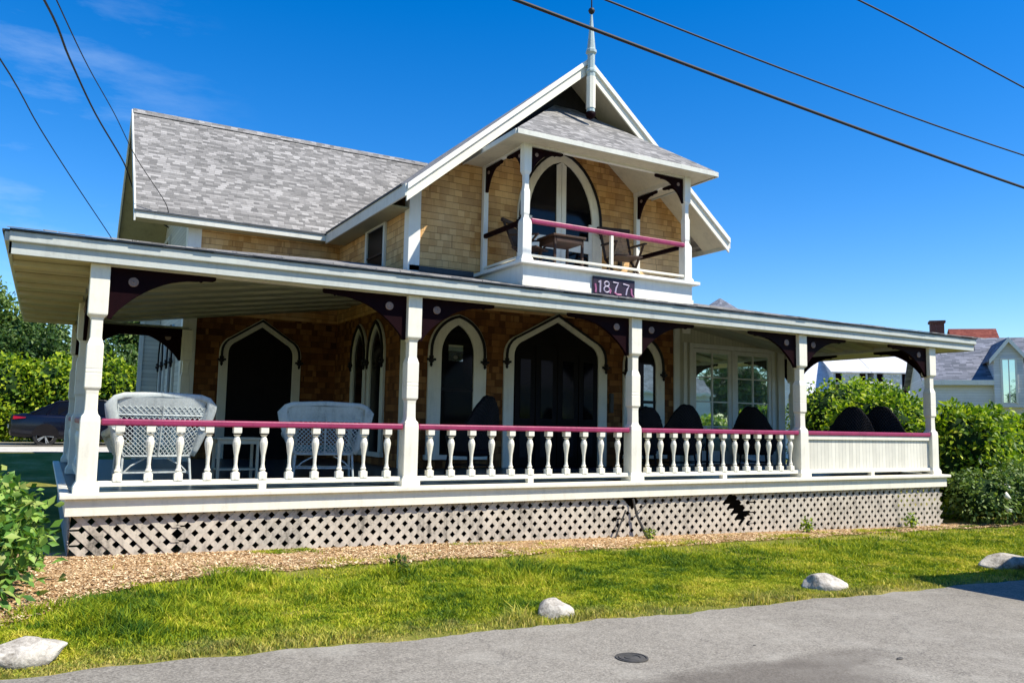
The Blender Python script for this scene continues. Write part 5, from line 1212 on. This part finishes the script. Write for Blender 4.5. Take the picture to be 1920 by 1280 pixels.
# ------------------------------------------------------------------ neighbouring houses
def nb_house(label, name, loc, rot, L, Dp, he, hr, wall, roofm, wins=(), dormers=(), chim=(), ov=.3):
    """long side along local X (0..L), facade at y=0 facing -Y"""
    t = empty(name, (0, 0, 0), label, 'house')
    B = MB(); B.slab([(0, 0, 0), (0, 0, he), (0, Dp/2, hr-.1), (0, Dp, he), (0, Dp, 0)], (L, 0, 0)); B.build('wall', M[wall], t)
    s = (hr-he)/(Dp/2)
    for a in (0, 1):
        y0, y1 = (-ov, Dp/2) if a == 0 else (Dp+ov, Dp/2)
        B = MB(); B.slab([(-ov, y0, he-ov*s+.1), (L+ov, y0, he-ov*s+.1), (L+ov, y1, hr+.1), (-ov, y1, hr+.1)], (0, 0, -.1)); rf = B.build('roof', M[roofm], t)
        if a == 0:
            for (cx, cw) in chim: B = MB(); B.box(cx-cw/2, cx+cw/2, Dp/2-.4, Dp/2+.2, hr-.6, hr+.85); B.box(cx-cw/2-.06, cx+cw/2+.06, Dp/2-.46, Dp/2+.26, hr+.85, hr+.97); B.build('chimney', M['brick'], rf)
    B = MB(); B.box(-ov, L+ov, -ov-.03, -ov, he-ov*s-.12, he-ov*s+.1)
    B.build('eave_board', M['white'], t)
    for cx, z, w, h, shutter in wins:
        B = MB(); B.strip([(cx-w/2-.09, -.002, z-.09), (cx-w/2-.09, -.002, z+h+.09), (cx+w/2+.09, -.002, z+h+.09), (cx+w/2+.09, -.002, z-.09)], [(cx-w/2, -.002, z), (cx-w/2, -.002, z+h), (cx+w/2, -.002, z+h), (cx+w/2, -.002, z)], (0, -.05, 0)); B.box(cx-.02, cx+.02, -.03, -.002, z, z+h); B.box(cx-w/2, cx+w/2, -.032, -.002, z+h/2-.02, z+h/2+.02)
        f = B.build('window', M['white'], t); B = MB(); B.box(cx-w/2, cx+w/2, -.012, -.004, z, z+h); B.build('pane', M['glassr'], f)
        if shutter:
            for sx in (-1, 1): B = MB(); B.box(cx+sx*(w/2+.27)-.16, cx+sx*(w/2+.27)+.16, -.04, -.003, z-.05, z+h+.05); B.build('shutter', M[shutter], f)
    for cx, w, zb, ze, zr, depth, kind, sh, rm in dormers:
        dm_ = MB(); y0 = kind[1]
        if kind[0] == 'gable': dm_.slab([(cx-w/2, y0, zb), (cx+w/2, y0, zb), (cx+w/2, y0, ze), (cx, y0, zr), (cx-w/2, y0, ze)], (0, depth, 0))
        else: dm_.slab([(cx-w/2, y0, zb), (cx-w/2, y0, ze), (cx-w/2, y0+depth, zr), (cx-w/2, y0+depth, zb)], (w, 0, 0))
        d = dm_.build('dormer', M[wall], t); o = .18
        if kind[0] == 'gable':
            sl = (zr-ze)/(w/2)
            for sx in (-1, 1): B = MB(); B.slab([(cx+sx*(w/2+o), y0-o, ze-o*sl+.03), (cx, y0-o, zr+.03), (cx, y0+depth, zr+.03), (cx+sx*(w/2+o), y0+depth, ze-o*sl+.03)], (0, 0, .08)); B.build('dormer_roof', M[rm], d)
            for sx in (-1, 1): B = MB(); B.slab([(cx+sx*(w/2+o+.02), y0-o-.03, ze-o*sl-.10), (cx, y0-o-.03, zr-.10), (cx, y0-o-.03, zr+.12), (cx+sx*(w/2+o+.02), y0-o-.03, ze-o*sl+.12)], (0, .03, 0)); B.build('barge_board', M['white'], d)
        else:
            s2 = (zr-ze)/depth; B = MB(); B.slab([(cx-w/2-o, y0-o, ze-o*s2+.03), (cx+w/2+o, y0-o, ze-o*s2+.03), (cx+w/2+o, y0+depth, zr+.03), (cx-w/2-o, y0+depth, zr+.03)], (0, 0, .08)); B.build('dormer_roof', M[rm], d)
        ww = w*.42; z0 = zb+.25*(ze-zb) if kind[0] != 'gable' else zb+.2; z1 = ze-.12
        B = MB(); B.strip([(cx-ww/2-.08, y0-.002, z0-.08), (cx-ww/2-.08, y0-.002, z1+.08), (cx+ww/2+.08, y0-.002, z1+.08), (cx+ww/2+.08, y0-.002, z0-.08)], [(cx-ww/2, y0-.002, z0), (cx-ww/2, y0-.002, z1), (cx+ww/2, y0-.002, z1), (cx+ww/2, y0-.002, z0)], (0, -.04, 0)); B.box(cx-.02, cx+.02, y0-.03, y0-.002, z0, z1)
        f = B.build('window', M['white'], d); 
        # pane stays inside the window frame mesh as a second material
        f.data.materials.append(M['glassr']); bm = bmesh.new(); bm.from_mesh(f.data); q = [bm.verts.new(Vector(p)-ORG[f]) for p in ((cx-ww/2, y0-.012, z0), (cx+ww/2, y0-.012, z0), (cx+ww/2, y0-.012, z1), (cx-ww/2, y0-.012, z1))]; fc = bm.faces.new(q); fc.material_index = 1; bm.to_mesh(f.data); bm.free()
        if sh:
            for sx in (-1, 1): B = MB(); B.box(cx+sx*(ww/2+.30)-.17, cx+sx*(ww/2+.30)+.17, y0-.04, y0-.003, z0-.04, z1+.04); B.build('shutter', M[sh], d)
    t.location = loc; t.rotation_euler.z = rot
    return t
G = -1.13
# grey roofed white house at the right edge
nb_house('white house with long grey roof and gabled wall dormer at the right edge', 'neighbour_house', (34.58, 12.95, G), -math.radians(50), 12, 8, 4.35, 6.5, 'clap', 'roofgrey',
         wins=(), dormers=((3.15, 1.15, 3.1, 5.3, 6.05, 3.6, ('gable', -.36), None, 'roofgrey'), (5.3, 2.2, 2.6, 4.5, 5.7, 3.6, ('gable', -.9), None, 'roofgrey')), chim=((.9, .6),))
nb_house('white house with pale roof and two shed dormers seen through the last porch bay', 'neighbour_house', (41.0, 25.9, G), -math.radians(35), 8.2, 8, 3.9, 7.9, 'clap', 'roofwhite',
         dormers=((3.2, 2.1, 3.9, 5.6, 6.9, 3.0, ('shed', .3), 'maroon', 'roofwhite'), (5.75, 2.2, 3.9, 5.6, 6.9, 3.0, ('shed', .3), 'maroon', 'roofwhite')))
nb_house('house with a red roof peeking over the grey roof at right', 'neighbour_house', (52.6, 22.4, G), -math.radians(42), 2.4, 3.6, 6.9, 8.95, 'brick', 'redroof')
t = empty('garden_shed', (32.6, 15.0, G), 'low shed with dark red front below the pale roof', 'shed')
B = MB(); B.box(32.6, 34.4, 15.0, 16.8, G, 3.0); B.build('wall', M['brick'], t); B = MB(); B.box(32.4, 34.6, 14.8, 17, 3.0, 3.1); B.build('roof', M['roofwhite'], t)
# distant turret tip above the porch roof
t = empty('turret_house', (30.7, 22.2, G), 'dark pointed turret roof just showing above the porch roof right of the balcony', 'turret')
B = MB(); B.lathe([(2.1, 0), (2.1, 7.0)], (30.7, 22.2, G), 8); B.build('wall', M['clap'], t)
B = MB(); B.lathe([(2.6, 6.9), (1.9, 7.75), (.9, 8.3), (.05, 8.85)], (30.7, 22.2, G), 8); B.build('roof', M['roofgrey'], t)

# ------------------------------------------------------------------ across the road, behind the viewer: what the panes mirror
AL = ['hedge shrub across the road behind the viewer', 'hedge shrub across the road, mirrored in the middle window', 'hedge shrub across the road opposite the french doors', 'third hedge shrub across the road', 'fourth hedge shrub across the road', 'hedge shrub across the road far right', 'last hedge shrub across the road at far right']
for i, (x, y, rx) in enumerate([(0, -22, 4), (7, -22, 4), (14, -22, 4), (21, -22, 4), (28, -22, 4), (35, -22, 4), (42, -22, 4)]):
    bush('hedge_shrub', AL[i], 'hedge', [(x, y, -.1, rx, 1.3, 1.35), (x+1.5, y, .4, rx*.5, 1.2, 1.1)], 3500, .22, 'lf_hedge', 90+i, 'hedge across the road', trunk=False)
nb_house('white house with grey roof across the road, seen only mirrored in the panes', 'neighbour_house', (44, -30, G), PI, 20, 9, 4.6, 7.6, 'clap', 'roofgrey', wins=((4, 1.5, 1.2, 1.5, None), (9, 1.5, 1.2, 1.5, None), (14, 1.5, 1.2, 1.5, None)))
for i, (x, lb) in enumerate(((6, 'tree across the road behind the viewer'), (16, 'second tree across the road'), (50, 'tree across the road beyond the mirrored house'))):
    tree('shade_tree', lb, x, -33, 8, [(0, 0, 5.5, 3.5, 3, 2.6), (-2.5, 0, 4.2, 2.6, 2.4, 2), (2.6, 0, 4.3, 2.8, 2.4, 2.1)], 5000, .35, 'lf_dark', 120+i)
